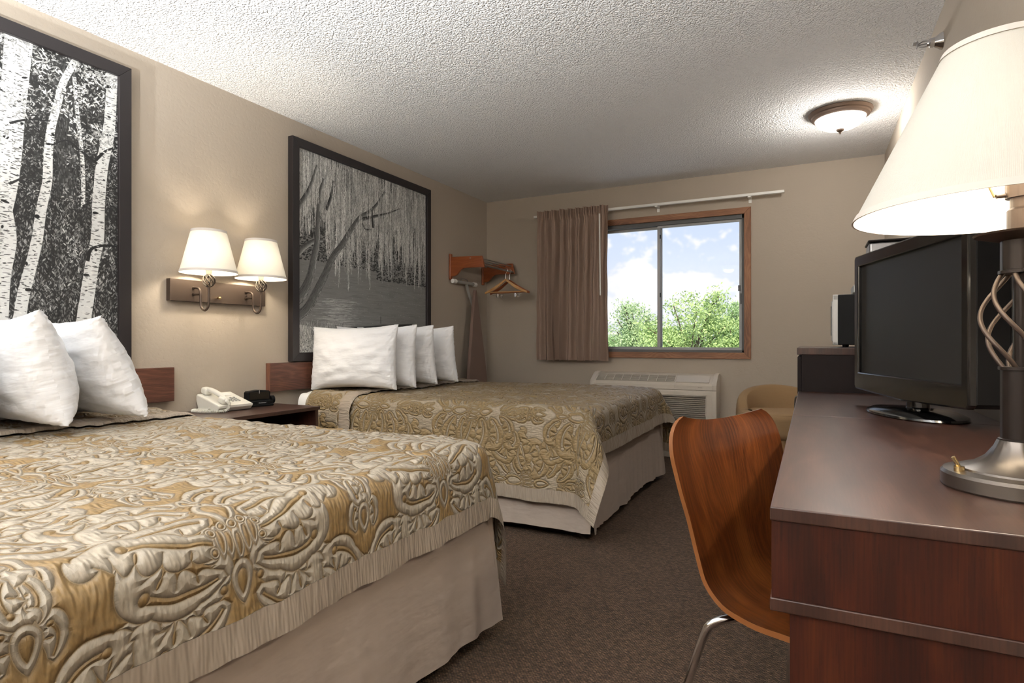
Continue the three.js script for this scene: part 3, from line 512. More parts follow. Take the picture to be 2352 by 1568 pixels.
// ------------------------------------------------------------------ double wall sconce
{
  const t = thing('wall_sconce', 'bronze double wall sconce with two lit cream linen shades between the pictures', 'wall lamp', [XL, 0, 0]);
  obj('back_plate', bx(0.001, 0.034, 1.214, 1.330, -2.53, -1.93, 0.002), M.bronze, t);
  obj('switch_knob', [at(new THREE.SphereGeometry(0.009, 14, 10), 0.052, 1.243, -2.204), rod([0.03, 1.243, -2.204], [0.05, 1.243, -2.204], 0.005)], M.brass, t);
  for (const z of [-2.06, -2.392]) {
    obj('arm', [tube([[0.03, 1.288, z], [0.06, 1.288, z], [0.084, 1.279, z], [0.093, 1.255, z], [0.094, 1.215, z], [0.1, 1.182, z], [0.127, 1.165, z], [0.153, 1.182, z], [0.16, 1.215, z], [0.16, 1.26, z], [0.16, 1.30, z]], 0.0062, 70, 10), rod([0.03, 1.253, z], [0.094, 1.253, z], 0.0058), rod([0.03, 1.288, z], [0.04, 1.288, z], 0.0085), rod([0.03, 1.253, z], [0.04, 1.253, z], 0.0085)], M.bronze, t);
    const wires = [];
    for (let k = 0; k < 8; k++) { const p = []; for (let q = 0; q <= 10; q++) { const a = k * Math.PI / 4 + q / 10 * 1.7, e = -Math.PI / 2 + q / 10 * Math.PI; p.push([0.16 + 0.030 * Math.cos(e) * Math.cos(a), 1.322 + 0.033 * Math.sin(e), z + 0.030 * Math.cos(e) * Math.sin(a)]); } wires.push(tube(p, 0.0034, 20, 6)); }
    obj('wire_ball', wires, M.pewter, t);
    obj('socket', [at(creasedLathe([[0.0, 0], [0.011, 0], [0.016, 0.018], [0.016, 0.05], [0, 0.05]], 20), 0.16, 1.35, z), rod([0.13, 1.38, z], [0.19, 1.38, z], 0.002)], M.offWhite, t);
    const y0 = 1.362, y1 = 1.585;
    obj('lamp_shade', at(lathe([[0.140, y0], [0.112, (y0 + y1) / 2], [0.085, y1]], 48), 0.16, 0, z), M.shade, t);
    const ring = (r, y, h, dr) => at(creasedLathe([[r + 0.0015, y], [r + 0.0015 - dr, y + h], [r - 0.001 - dr, y + h], [r - 0.001, y], [r + 0.0015, y]], 48), 0.16, 0, z);
    obj('shade_trim', ring(0.1405, y0 - 0.001, 0.013, 0.0032), M.shadeTrim, t); obj('shade_trim', ring(0.088, y1 - 0.012, 0.013, 0.003), M.shadeTrim, t);
    obj('bulb', at(new THREE.SphereGeometry(0.026, 20, 14), 0.16, 1.455, z), M.bulb, t);
    const l = new THREE.PointLight(new THREE.Color(1, 0.89, 0.72), SCONCE); l.position.set(0.16, 1.455, z); l.castShadow = true; l.shadow.radius = 1.4; l.name = 'sconce_lamp'; t.add(l);
  }
}

// ------------------------------------------------------------------ headboards, nightstand
for (const [zc, label] of [[-0.97, 'brown wood wall-mounted headboard panel behind the near bed'], [-3.54, 'brown wood wall-mounted headboard panel behind the far bed, under the willow picture']]) {
  tag(obj('headboard', bx(XL + 0.001, XL + 0.04, 0.69, 0.866, zc - 0.98, zc + 0.98, 0.002, 'z', 0.1, zc), M.head), label, 'headboard', 'headboards');
}
{
  const t = thing('nightstand', 'dark brown open-front nightstand between the two beds', 'nightstand', [XL, 0, 0]);
  obj('top', bx(0.004, 0.452, 0.604, 0.624, -2.56, -1.90, 0.002, 'z'), M.walnut, t);
  obj('side_panel', bx(0.006, 0.442, 0.02, 0.604, -2.555, -2.535, 0.001), M.walnut, t); obj('side_panel', bx(0.006, 0.442, 0.02, 0.604, -1.925, -1.905, 0.001), M.walnut, t);
  obj('back_panel', bx(0.004, 0.012, 0.02, 0.604, -2.535, -1.925, 0), M.walnut, t);
  obj('shelf', bx(0.012, 0.43, 0.36, 0.38, -2.535, -1.925, 0.001, 'z'), M.walnut, t); obj('shelf', bx(0.012, 0.43, 0.02, 0.04, -2.535, -1.925, 0.001, 'z'), M.walnut, t);
  obj('plinth', bx(0.02, 0.40, 0, 0.02, -2.53, -1.93, 0), M.walnut, t);
}
// telephone: wedge body, handset in its cradle, keypad, coiled cord
{
  const t = thing('telephone', 'cream desk telephone with coiled cord on the nightstand', 'telephone', [-2.880, 0.624, -2.185], 1.50);
  // local x: width (0.19), local z: toward the front (0.21)
  const side = [[-0.085, 0.0], [0.085, 0.0], [0.105, 0.018], [0.107, 0.030], [-0.095, 0.085], [-0.105, 0.076], [-0.105, 0.052]];
  const body = extrude(side, 0.19, 0.006); body.rotateY(-Math.PI / 2); body.translate(0.095, 0.004, 0);
  obj('body', body, M.offWhite, t);
  obj('foot', bx(-0.075, 0.075, 0, 0.02, -0.07, 0.07, 0.004), M.offWhite, t);
  const sl = Math.atan2(0.055, 0.202), on = (x, s, up) => V(x, 0.034 + (0.107 - s) * Math.tan(sl) + up, s);
  const hs = tube([on(-0.055, -0.098, 0.022), on(-0.055, -0.075, 0.030), on(-0.055, -0.03, 0.037), on(-0.055, 0.03, 0.037), on(-0.055, 0.075, 0.030), on(-0.055, 0.1, 0.022)], 0.0135, 40, 12);
  hs.scale(1.0, 1, 1);
  const cup = (s) => { const g = new RoundedBoxGeometry(0.046, 0.036, 0.05, 4, 0.012); g.rotateX(sl); const p = on(-0.055, s, 0.020); g.translate(p.x, p.y, p.z); return g; };
  obj('handset', [hs, cup(-0.078), cup(0.078)], M.offWhite, t);
  for (let r = 0; r < 4; r++) for (let c = 0; c < 3; c++) { const g = new RoundedBoxGeometry(0.012, 0.006, 0.009, 2, 0.002); g.rotateX(sl); const p = on(0.012 + c * 0.019, 0.005 + r * 0.017, 0.003); g.translate(p.x, p.y, p.z); obj('key', g, M.greyPlastic, t); }
  const lab = new RoundedBoxGeometry(0.06, 0.003, 0.04, 2, 0.001); lab.rotateX(sl); { const p = on(0.034, -0.055, 0.002); lab.translate(p.x, p.y, p.z); } obj('number_card', lab, M.white, t);
  const path = new THREE.CatmullRomCurve3([on(-0.055, 0.112, 0.022), V(-0.06, 0.045, 0.132), V(-0.075, 0.014, 0.135), V(-0.12, 0.010, 0.11), V(-0.16, 0.009, 0.04), V(-0.165, 0.009, -0.03), V(-0.135, 0.009, -0.05), V(-0.115, 0.009, 0.0), V(-0.112, 0.010, 0.03), V(-0.102, 0.02, 0.02)]);
  const coil = [], NC = 900, fr = path.computeFrenetFrames(NC); for (let k = 0; k <= NC; k++) { const u = k / NC, p = path.getPointAt(u), a = u * 2 * Math.PI * 62; coil.push(p.clone().addScaledVector(fr.normals[k], 0.0062 * Math.cos(a)).addScaledVector(fr.binormals[k], 0.0062 * Math.sin(a))); }
  obj('coiled_cord', new THREE.TubeGeometry(new THREE.CatmullRomCurve3(coil), 1500, 0.0021, 5), M.offWhite, t);
}
// alarm clock with dock
{
  const t = thing('alarm_clock', 'small black alarm clock with music dock on the nightstand', 'clock', [-2.878, 0.624, -2.41], 1.34);
  const body = extrude([[-0.068, 0], [0.068, 0], [0.068, 0.078], [0.06, 0.086], [0, 0.092], [-0.06, 0.086], [-0.068, 0.078]], 0.045, 0.003); body.translate(0, 0, -0.045);
  obj('body', body, M.blackPlastic, t);
  obj('face', bx(-0.060, 0.060, 0.036, 0.082, -0.001, 0.004, 0.002), M.blackGloss, t);
  obj('dock', [bx(-0.066, 0.066, 0, 0.032, 0, 0.04, 0.004), bx(-0.066, 0.066, 0.0, 0.012, 0.03, 0.048, 0.004)], M.blackPlastic, t);
  const c = document.createElement('canvas'); c.width = 256; c.height = 48; const g = c.getContext('2d'); g.fillStyle = '#171718'; g.fillRect(0, 0, 256, 48); g.fillStyle = '#c9c9c9'; g.font = 'bold 34px sans-serif'; g.textAlign = 'center'; g.textBaseline = 'middle'; g.fillText('Brookstone', 128, 25);
  const ct = new THREE.CanvasTexture(c); ct.colorSpace = THREE.SRGBColorSpace; ct.magFilter = THREE.LinearFilter;
  const pl = new THREE.PlaneGeometry(0.056, 0.0105); pl.translate(0, 0.021, 0.0406); obj('lettering', pl, std({ map: ct, roughness: 0.5 }), t);
  obj('indicator', bx(-0.002, 0.002, 0.072, 0.09, 0.001, 0.006, 0.001), M.silver, t);
  obj('side_knob', rod([0.076, 0.03, -0.02], [0.098, 0.03, -0.02], 0.024, 20), M.blackPlastic, t);
}

// ------------------------------------------------------------------ beds
function makeBed(zc, near, quiltMat) {
  const place = near ? 'the near bed' : 'the far bed';
  const t = thing('bed', near ? 'near queen bed with tan skirt beside the birch picture' : 'far queen bed with tan skirt below the willow picture', 'bed', [0, 0, zc], 0, 'beds');
  obj('base', bx(-2.92, -1.10, 0, 0.20, -0.68, 0.68, 0.004, 'x'), M.walnut, t);
  obj('box_spring', bx(-2.93, -1.00, 0.20, 0.42, -0.75, 0.75, 0.03), M.mattress, t);
  obj('mattress', bx(-2.93, -0.985, 0.42, 0.645, -0.755, 0.755, 0.06), M.mattress, t);
  // skirt panels hang from the box spring
  const panel = (len, seed, f) => surface(160, 14, (u, v) => { const s = u * len, fl = (1 - v), w = (0.010 * n2(s * 4.5 + seed, 0.3) + 0.006 * n2(s * 11 + seed, 1.7)) * fl + 0.012 * fl; const endf = 0.03 * fl * (Math.exp(-u * len * 9) + Math.exp(-(1 - u) * len * 9)); return { p: f(s, 0.05 + 0.012 * n2(s * 2 + seed, 4) + v * 0.4, w + endf), uv: [s, v * 0.4] }; });
  obj('skirt_panel', panel(1.60, zc * 3, (s, y, w) => [-0.985 + w, y, -0.80 + s]), M.skirt, t);
  for (const k of [1, -1]) obj('skirt_panel', panel(1.97, zc * 5 + k, (s, y, w) => [-2.93 + s, y, k * (0.765 + w)]), M.skirt, t);

  // bedspread: flat cloth coordinates -> draped surface
  const top = 0.668, xf = -1.03, hw = 0.715, r = 0.07, footDrop = 0.29, sideDrop = 0.52, hemW = 0.066;
  const arc = r * Math.PI / 2;
  const prof = (s) => (s < arc ? [r * Math.sin(s / r), r * (1 - Math.cos(s / r))] : [r + (s - arc) * 0.05, r + (s - arc) * 0.998]);
  const drape = (a, b, lift) => {
    const s = Math.max(0, a - xf), tt = Math.max(0, Math.abs(b) - hw), sg = Math.sign(b) || 1;
    const rip = 0.0045 * n2(a * 5, b * 5 + zc) + 0.004 * n2(a * 13, b * 13 + zc);
    let x = a, y = top + rip + 0.006 * n2(a * 1.3, b * 1.3 + zc), z = b;
    if (s > 0 || tt > 0) {
      const rho = Math.hypot(s, tt), phi = Math.atan2(tt, s), [o, d] = prof(rho);
      const hang = smooth(arc * 0.6, 0.5, rho), c2 = Math.pow(Math.sin(2 * phi), 1.3);
      const flare = s > 0 && tt > 0 ? (near ? 0.12 : 0.40) * (rho - 0.03) * c2 * smooth(0.02, 0.2, rho) : 0;
      const along = s > 0 && tt === 0 ? b : a, wv = hang * (0.016 * n2(along * 3.1 + 3, zc + (tt > 0 ? 7 : 2)) + 0.008 * n2(along * 8, zc + 5)) * (1 - (s > 0 && tt > 0 ? 0.5 * c2 : 0));
      const out = o + flare + wv + hang * 0.012;
      x = Math.min(a, xf) + out * (s > 0 || tt > 0 ? Math.cos(phi) : 0); z = sg * (Math.min(Math.abs(b), hw) + out * Math.sin(phi));
      y = top - d * (1 - 0.07 * c2) + rip * (1 - hang) + (1 - smooth(0, 0.2, rho)) * 0.006 * n2(a * 1.3, b * 1.3 + zc);
      if (lift) { const q = Math.atan2(o, Math.max(0.001, r - d)); x += lift * Math.cos(phi) * smooth(0, arc, rho); z += sg * lift * Math.sin(phi) * smooth(0, arc, rho); y += lift * (1 - smooth(0, arc, rho)); }
      return [x, y, z];
    }
    return [x, y + (lift || 0), z];
  };
  const patch = (a0, a1, b0, b1, nu, nv, lift = 0) => surface(nu, nv, (u, v) => { const a = lerp(a0, a1, u), b = lerp(b1, b0, v); return { p: drape(a, b, lift), uv: [b + 0.126 + (near ? 0 : 0.1), -a - 0.60] }; });
  const sp = thing('bedspread', near ? 'silver-on-gold quilted damask bedspread covering the near bed' : 'quilted damask bedspread covering the far bed, its sheen reversal painted as gold-on-taupe', 'bedspread', [0, 0, zc], 0, 'bedspreads');
  const A1 = xf + footDrop, Bm = hw + sideDrop;
  obj('quilt', patch(-2.62, A1 - hemW, -Bm + hemW, Bm - hemW, 200, 300), quiltMat, sp);
  const hem = (a0, a1, b0, b1, nu, nv, alongB) => { const g = patch(a0, a1, b0, b1, nu, nv, 0.001), uv = g.attributes.uv; if (!alongB) for (let i = 0; i < uv.count; i++) { const q = uv.getX(i); uv.setXY(i, uv.getY(i), q); } return g; };
  obj('hem_band', hem(A1 - hemW, A1, -Bm, Bm, 10, 300, true), M.hem, sp);
  for (const k of [1, -1]) obj('hem_band', k > 0 ? hem(-2.62, A1 - hemW, Bm - hemW, Bm, 200, 8, false) : hem(-2.62, A1 - hemW, -Bm, -Bm + hemW, 200, 8, false), M.hem, sp);
  // turned-down head end: a second layer that ends in a plain band
  obj('turned_down_flap', patch(-2.86, -2.575, -Bm + 0.05, Bm - 0.05, 30, 260, 0.020), quiltMat, sp);
  const fl = patch(-2.575, -2.49, -Bm + 0.05, Bm - 0.05, 12, 260, 0.021), fp = fl.attributes.position;
  for (let j = 0; j <= 260; j++) { const q = j * 13; for (let i = 0; i < 13; i++) { const wob = 0.008 * n2(j * 0.06, zc) * (i / 12); fp.setX(q + i, fp.getX(q + i) + wob); if (i === 12) fp.setY(q + i, fp.getY(q + i) - 0.012); if (i === 11) fp.setY(q + i, fp.getY(q + i) - 0.003); } } fl.computeVertexNormals();
  obj('flap_band', fl, M.hem, sp);
  tag(obj('bed_sheet', (() => { const g = surface(30, 120, (u, v) => { const q = drape(lerp(-2.95, -2.60, u), lerp(0.98, -0.98, v), -0.006); return { p: [q[0], q[1], q[2]], uv: [q[0], q[2]] }; }); g.translate(0, 0, zc); return g; })(), M.sheet), near ? 'white sheet under the pillows of the near bed' : 'white sheet showing at the head of the far bed beside the nightstand', 'sheet', 'bed sheets');
}
makeBed(-0.98, true, M.quilt);
makeBed(-3.55, false, M.quiltSheenSwap);

// ------------------------------------------------------------------ pillows
const pillowGeo = (seed, W = 0.305, H = 0.210, D = 0.098) => {
  const half = (sgn) => surface(56, 44, (uu, vv) => {
    const u = uu * 2 - 1, v = vv * 2 - 1, U = Math.sin(u * Math.PI / 2), Vv = Math.sin(v * Math.PI / 2);
    const prof = Math.pow((1 - U * U) * (1 - Vv * Vv), 0.42), sag = 1 - 0.22 * Vv;
    const x = W * U * (1 - 0.05 * (1 - Vv * Vv)), y = H * Vv * (1 - 0.10 * (1 - U * U));
    const wr = prof * (0.009 * n3(U * 1.9 + seed, Vv * 2.4, sgn) + 0.003 * n3(U * 5 + seed, Vv * 4.5, sgn * 2));
    const edge = smooth(0.75, 1, Math.max(Math.abs(U), Math.abs(Vv))), cr = 0.006 * edge * n2(U * 14 + seed, Vv * 14);
    return { p: [x, y, sgn * (D * prof * sag + wr * 1.0) + cr], uv: [x * 1 + seed * 0.13, y + sgn * 0.2] };
  });
  const a = half(1), b = half(-1); const ix = b.index.array; for (let i = 0; i < ix.length; i += 3) { const q = ix[i]; ix[i] = ix[i + 1]; ix[i + 1] = q; } b.computeVertexNormals();
  return merge([a, b]);
};
function pillow(label, seed, x, y, z, yaw, lean, roll, group, dims) {
  const t = thing('pillow', label, 'pillow', [x, y, z], 0, group);
  t.rotation.set(0, 0, 0); t.rotation.order = 'YXZ'; t.rotation.y = yaw; t.rotation.x = lean; t.rotation.z = roll;
  obj('pillowcase', pillowGeo(seed, ...(dims ?? [])), M.pillow, t);
}
pillow('white pillow nearest the nightstand, frontmost on the far bed', 1, -2.645, 0.896, -2.955, 0.22, -0.10, 0.02, 'pillows on the far bed');
pillow('white pillow directly behind the frontmost pillow of the far bed', 2, -2.640, 0.90, -3.16, 0.19, -0.06, 0.01, 'pillows on the far bed');
pillow('third white pillow from the nightstand on the far bed', 3, -2.640, 0.902, -3.39, 0.16, 0.12, 0.02, 'pillows on the far bed');
pillow('white pillow farthest from the nightstand on the far bed', 4, -2.640, 0.902, -3.66, 0.14, 0.16, 0.02, 'pillows on the far bed');
pillow('plump white pillow standing in the middle on the near bed, its corner pointing up', 5, -2.635, 0.897, -1.135, -0.10, 0.19, 0.03, 'pillows on the near bed', [0.305, 0.207, 0.125]);
pillow('white pillow leaning toward the birch picture, closest to the nightstand on the near bed', 6, -2.645, 0.895, -1.355, -0.03, 0.40, 0.02, 'pillows on the near bed', [0.305, 0.212, 0.10]);
pillow('white pillow cut by the left picture edge on the near bed', 7, -2.645, 0.893, -0.86, 0, 0.1, 0, 'pillows on the near bed');

// ------------------------------------------------------------------ coat shelf, hangers, ironing board
{
  const t = thing('coat_shelf', 'reddish wooden wall coat shelf with metal rods in the corner', 'shelf', [XL, 0, 0]);
  for (const z of [-4.64, -5.25]) {
    obj('mounting_bar', bx(0.001, 0.022, 1.575, 1.815, z - 0.02, z + 0.02, 0.008), M.cherry, t);
    const g = extrude([[0.02, 1.60], [0.06, 1.605], [0.085, 1.615], [0.12, 1.655], [0.16, 1.675], [0.372, 1.672], [0.352, 1.775], [0.02, 1.785]], 0.018, 0.002); g.translate(0, 0, z - 0.009); obj('bracket', boxUV(g, 'x'), M.cherry, t);
    obj('screw_cap', rod([0.23, 1.762, z - 0.009], [0.23, 1.762, z + 0.013], 0.006), M.steel, t);
  }
  for (const x of [0.06, 0.13, 0.2, 0.27, 0.335]) obj('rod', rod([x, 1.752, -5.25], [x, 1.752, -4.64], 0.006), M.steel, t);
  obj('hanging_rail', rod([0.358, 1.69, -5.25], [0.358, 1.69, -4.64], 0.009), M.steel, t);
}
function hanger(label, z, mat, clips, yaw) {
  const t = thing('clothes_hanger', label, 'hanger', [XL + 0.376, 1.69, z], yaw, 'clothes hangers');
  const arm = (s) => { const p = []; for (let k = 0; k <= 12; k++) { const u = k / 12; p.push([s * u * 0.222, -0.085 - 0.125 * Math.pow(u, 1.15) - 0.012 * Math.sin(u * Math.PI)]); } const lo = p.map(([x, y], k) => [x - s * 0.004, y - 0.030 + 0.012 * Math.abs(k - 6) / 6]).reverse(); const g = extrude(s > 0 ? [...p, ...lo].reverse() : [...p, ...lo], 0.013, 0.003); g.translate(0, 0, -0.0065); return boxUV(g, 'x'); };
  obj('body', [arm(1), arm(-1)], mat, t);
  obj('trouser_bar', rod([-0.20, -0.212, 0], [0.20, -0.212, 0], 0.0055), mat, t);
  obj('hook', tube([[0, -0.10, 0], [0, -0.04, 0], [0.012, -0.018, 0], [0.018, 0.0, 0], [0.010, 0.014, 0], [-0.004, 0.016, 0], [-0.013, 0.006, 0]], 0.0022, 30, 8), M.chrome, t);
  if (clips) { obj('clip_bar', rod([-0.14, -0.238, 0], [0.14, -0.238, 0], 0.0022), M.chrome, t); for (const x of [-0.09, 0.10]) obj('clip', bx(x - 0.01, x + 0.01, -0.262, -0.226, -0.006, 0.006, 0.002), M.chrome, t); }
}
hanger('pale wooden clothes hanger in front on the coat rail', -5.05, M.hangerWood, true, 0.06);
hanger('reddish wooden clothes hanger behind the pale one', -5.13, M.cherry, true, -0.05);
{
  const t = thing('ironing_board', 'brown covered ironing board leaning upright in the corner', 'ironing board', [XL, 0, 0]);
  const half = (y) => { const u = clamp((1.505 - y) / 1.25); return 0.205 * Math.pow(u, 0.5) * (u < 0.12 ? 0.95 : 1) * (0.62 + 0.38 * smooth(0, 0.7, u)) + 0.0; };
  const pts = []; for (let k = 0; k <= 40; k++) { const y = 1.505 - 1.25 * Math.pow(k / 40, 2); pts.push([half(y), y]); } pts.push([0.19, 0.12], [0.17, 0.09]);
  const outline = [...pts, ...pts.slice().reverse().map(([x, y]) => [-x, y])];
  const g = extrude(outline.reverse(), 0.02, 0.006); g.rotateY(Math.PI / 2); g.rotateZ(0.03); g.translate(0.115, 0, -4.965); obj('padded_cover', boxUV(g, 'y'), M.boardCover, t);
  obj('foot_bar', rod([0.035, 1.562, -4.66], [0.035, 1.562, -5.03], 0.016, 16), M.greyPlastic, t);
  obj('end_cap', rod([0.035, 1.562, -4.635], [0.035, 1.562, -4.69], 0.021, 16), M.white, t); obj('end_cap', rod([0.035, 1.562, -5.01], [0.035, 1.562, -5.06], 0.021, 16), M.white, t);
  obj('leg', tube([[0.035, 1.562, -4.88], [0.035, 1.46, -4.93], [0.035, 1.3, -5.03], [0.04, 1.1, -5.06], [0.05, 0.12, -5.04]], 0.014, 40, 12), M.greyPlastic, t);
  obj('rest_wire', tube([[0.05, 1.578, -4.76], [0.052, 1.594, -4.78], [0.052, 1.594, -4.86], [0.05, 1.578, -4.88]], 0.004, 20, 6), M.steel, t);
  obj('support_foot', [rod([0.12, 0.02, -4.8], [0.12, 0.02, -5.12], 0.018, 14), rod([0.12, 0.02, -4.95], [0.12, 0.16, -4.965], 0.012)], M.greyPlastic, t);
}

// ------------------------------------------------------------------ curtain and track
{
  const z0 = ZB + 0.085;
  const tr = thing('curtain_track', 'white curtain track running above the window', 'curtain rail', [0, 0, 0]);
  obj('rail', bx(-2.42, -0.19, 2.205, 2.228, z0 - 0.014, z0 + 0.014, 0.004), M.white, tr);
  for (const x of [-2.3, -1.225, -0.455]) { obj('bracket', [bx(x - 0.012, x + 0.012, 2.165, 2.225, ZB + 0.001, ZB + 0.006, 0.001), bx(x - 0.012, x + 0.012, 2.195, 2.206, ZB + 0.004, z0 + 0.01, 0.001)], M.white, tr); }
  const c = thing('curtain', 'brown pinch-pleated curtain drawn to the side of the window', 'curtain', [0, 0, 0]);
  const X0 = -2.36, X1 = -1.655, N = 9;
  const cloth = surface(420, 50, (u, v) => {
    const y = lerp(0.822, 2.25, v), low = 1 - v, head = smooth(0.93, 0.955, v), ph = u * N * 2 * Math.PI, amp = lerp(0.030, 0.052, low) * (0.7 + 0.6 * n2(u * 7, 0.4));
    const wob = 0.35 * n2(u * 6, y * 0.5) * low * 2;
    let z = amp * Math.sin(ph + wob * 1.6) + 0.010 * Math.sin(ph * 2 + 1 + wob) ;
    const pinch = Math.exp(-Math.pow((y - 2.13) / 0.03, 2)), tight = 1 - 0.45 * pinch;
    z = z * tight + head * 0.012 * Math.sin(ph * 3);
    const x = lerp(X0, X1, u) + 0.012 * Math.cos(ph + wob) * (0.3 + low) + 0.015 * low * (u - 0.5) * -1 + 0.006 * n2(y * 2, u * 4);
    return { p: [x, y + 0.005 * n2(u * 12, 2) * low, z0 + z + 0.062], uv: [u * 1.9, y] };
  });
  obj('cloth', cloth, M.curtain, c);
  obj('pull_wand', rod([-1.718, 2.165, z0 + 0.105], [-1.706, 1.42, z0 + 0.115], 0.006), M.white, c);
}

// ------------------------------------------------------------------ air conditioner under the window
{
  const t = thing('air_conditioner', 'beige through-wall air conditioner under the window', 'air conditioner', [0, 0, ZB]);
  const x0 = -1.80, x1 = -0.70;
  const prof = [[0.001, 0.28], [0.20, 0.28], [0.205, 0.30], [0.205, 0.575], [0.20, 0.585], [0.205, 0.592], [0.203, 0.625], [0.185, 0.65], [0.10, 0.70], [0.06, 0.715], [0.001, 0.72]];
  const slice = (a, b, out = 0, P = prof) => { const g = extrude(P.map(([d, y]) => [d + (d > 0.01 ? out : 0), y + (y > 0.6 ? out : 0)]), b - a, 0.002); g.rotateY(-Math.PI / 2); g.translate(b, 0, 0); return toCreasedNormals(g, 0.5); };
  const gx0 = x0 + 0.05, gx1 = x0 + 0.755, fx0 = x0 + 0.06, fx1 = x1 - 0.085;
  // above the intake: a hood, sunk along the outlet so that the louvers stand over a real trough
  const hood = [[0.001, 0.548], [0.205, 0.548], [0.205, 0.575], [0.20, 0.585], [0.205, 0.592], [0.203, 0.625], [0.185, 0.65], [0.10, 0.70], [0.06, 0.715], [0.001, 0.72]];
  const trough = [[0.001, 0.548], [0.205, 0.548], [0.205, 0.575], [0.20, 0.585], [0.205, 0.592], [0.203, 0.625], [0.185, 0.65], [0.180, 0.57], [0.06, 0.57], [0.10, 0.70], [0.06, 0.715], [0.001, 0.72]];
  obj('body', [slice(x0 + 0.03, gx0, 0, hood), slice(gx0, gx1, 0, trough), slice(gx1, x1 - 0.03, 0, hood), bx(x0 + 0.03, fx0, 0.28, 0.55, 0.001, 0.205, 0.002), bx(fx1, x1 - 0.03, 0.28, 0.55, 0.001, 0.205, 0.002), bx(fx0, fx1, 0.28, 0.295, 0.001, 0.205, 0.002), bx(fx0, fx1, 0.29, 0.55, 0.001, 0.03, 0)], M.ptac, t);
  obj('side_cover', slice(x0, x0 + 0.032, 0.006), M.ptac, t); obj('side_cover', slice(x1 - 0.032, x1, 0.006), M.ptac, t);
  // outlet grille lies on the slope
  const a = V(0, 0.652, 0.183), b = V(0, 0.700, 0.10), n = V(0, 0.083, 0.048).normalize();
  const on = (x, u, up) => V(x, lerp(a.y, b.y, u), lerp(a.z, b.z, u)).addScaledVector(n, up);
  const quad = (xa, xb, u0, u1, up, th) => { const c = on((xa + xb) / 2, (u0 + u1) / 2, up), g = new THREE.BoxGeometry(xb - xa, th, a.distanceTo(b) * (u1 - u0)); g.rotateX(Math.atan2(0.048, 0.083)); g.translate(c.x, c.y, c.z); return g; };
  const gr = obj('outlet_grille', [quad(gx0, gx1, 0.0, 0.03, 0.001, 0.006), quad(gx0, gx1, 0.97, 1.0, 0.001, 0.006)], M.ptac, t);
  for (let k = 1; k < 6; k++) obj('louver', quad(gx0, gx1, k / 6 - 0.02, k / 6 + 0.02, 0.002, 0.005), M.ptac, gr);
  for (let k = 0; k <= 9; k++) { const x = lerp(gx0, gx1, k / 9); obj('divider', quad(x - 0.0025, x + 0.0025, 0.02, 0.98, 0.0025, 0.008), M.ptac, gr); }
  obj('control_door', quad(gx1 + 0.012, x1 - 0.06, -0.05, 1.0, 0.003, 0.006), M.ptac, t);
  const c = document.createElement('canvas'); c.width = 128; c.height = 32; const q = c.getContext('2d'); q.fillStyle = '#c4baac'; q.fillRect(0, 0, 128, 32); q.fillStyle = '#6e655c'; q.font = 'bold 24px sans-serif'; q.textAlign = 'center'; q.textBaseline = 'middle'; q.fillText('Amana', 64, 17);
  const ct = new THREE.CanvasTexture(c); ct.colorSpace = THREE.SRGBColorSpace; ct.magFilter = THREE.LinearFilter;
  const pl = new THREE.PlaneGeometry(0.05, 0.0115); pl.translate(x1 - 0.13, 0.612, 0.2065); obj('lettering', pl, std({ map: ct, roughness: 0.5 }), t);
  // intake panel with horizontal slats
  for (let k = 0; k < 15; k++) { const y = 0.300 + k * 0.0165; const sl = new THREE.BoxGeometry(fx1 - fx0, 0.0035, 0.02); sl.rotateX(0.12); sl.translate((fx0 + fx1) / 2, y + 0.004, 0.2); obj('slat', sl, M.ptac, t); }
  obj('intake_frame', [bx(fx0 - 0.008, fx0, 0.288, 0.548, 0.204, 0.213, 0.001), bx(fx1, fx1 + 0.008, 0.288, 0.548, 0.204, 0.213, 0.001), bx(fx0 - 0.008, fx1 + 0.008, 0.54, 0.548, 0.204, 0.213, 0.001)], M.ptac, t);
  obj('sleeve', bx(x0 + 0.02, x1 - 0.02, 0.0, 0.28, 0.001, 0.17, 0.004), M.ptac, t);
}

// ------------------------------------------------------------------ tub armchair in the far corner
{
  const t = thing('armchair', 'low tan upholstered tub armchair in the far corner by the window wall', 'armchair', [-0.16, 0, -4.66], 0.35);
  const shell = (r0, r1, f) => surface(80, 28, (u, v) => {
    const a = lerp(-0.30, Math.PI + 0.30, u), top = lerp(0.52, 0.672, Math.pow(clamp(Math.sin(clamp(a, 0, Math.PI))), 0.7)), q = v * 2 * Math.PI;
    // closed cross-section: a thick rounded wall
    const hw2 = (r1 - r0) / 2, rc = (r0 + r1) / 2; const cs = Math.cos(q), sn = Math.sin(q), e = (x) => Math.sign(x) * Math.pow(Math.abs(x), 0.45);
    const rad = rc + hw2 * e(cs), y = lerp(0.10, top, 0.5 + 0.5 * e(sn));
    return { p: [Math.cos(a) * rad, y, -Math.sin(a) * rad], uv: [a * rad, y] };
  });
  obj('back_and_arms', shell(0.245, 0.335), M.armchair, t);
  const arm = (s) => { const g = bx(s * 0.245, s * 0.335, 0.10, 0.515, -0.02, 0.24, 0.04); return g; };
  obj('arm_front', arm(1), M.armchair, t); obj('arm_front', arm(-1), M.armchair, t);
  obj('seat_cushion', bx(-0.242, 0.242, 0.32, 0.505, -0.22, 0.26, 0.05), M.armchair, t);
  obj('seat_base', bx(-0.245, 0.245, 0.10, 0.33, -0.22, 0.23, 0.01), M.armchair, t);
  for (const [x, z] of [[-0.25, 0.18], [0.25, 0.18], [-0.2, -0.2], [0.2, -0.2]]) obj('leg', at(new THREE.CylinderGeometry(0.022, 0.015, 0.10, 14), x, 0.05, z), M.walnut, t);
}

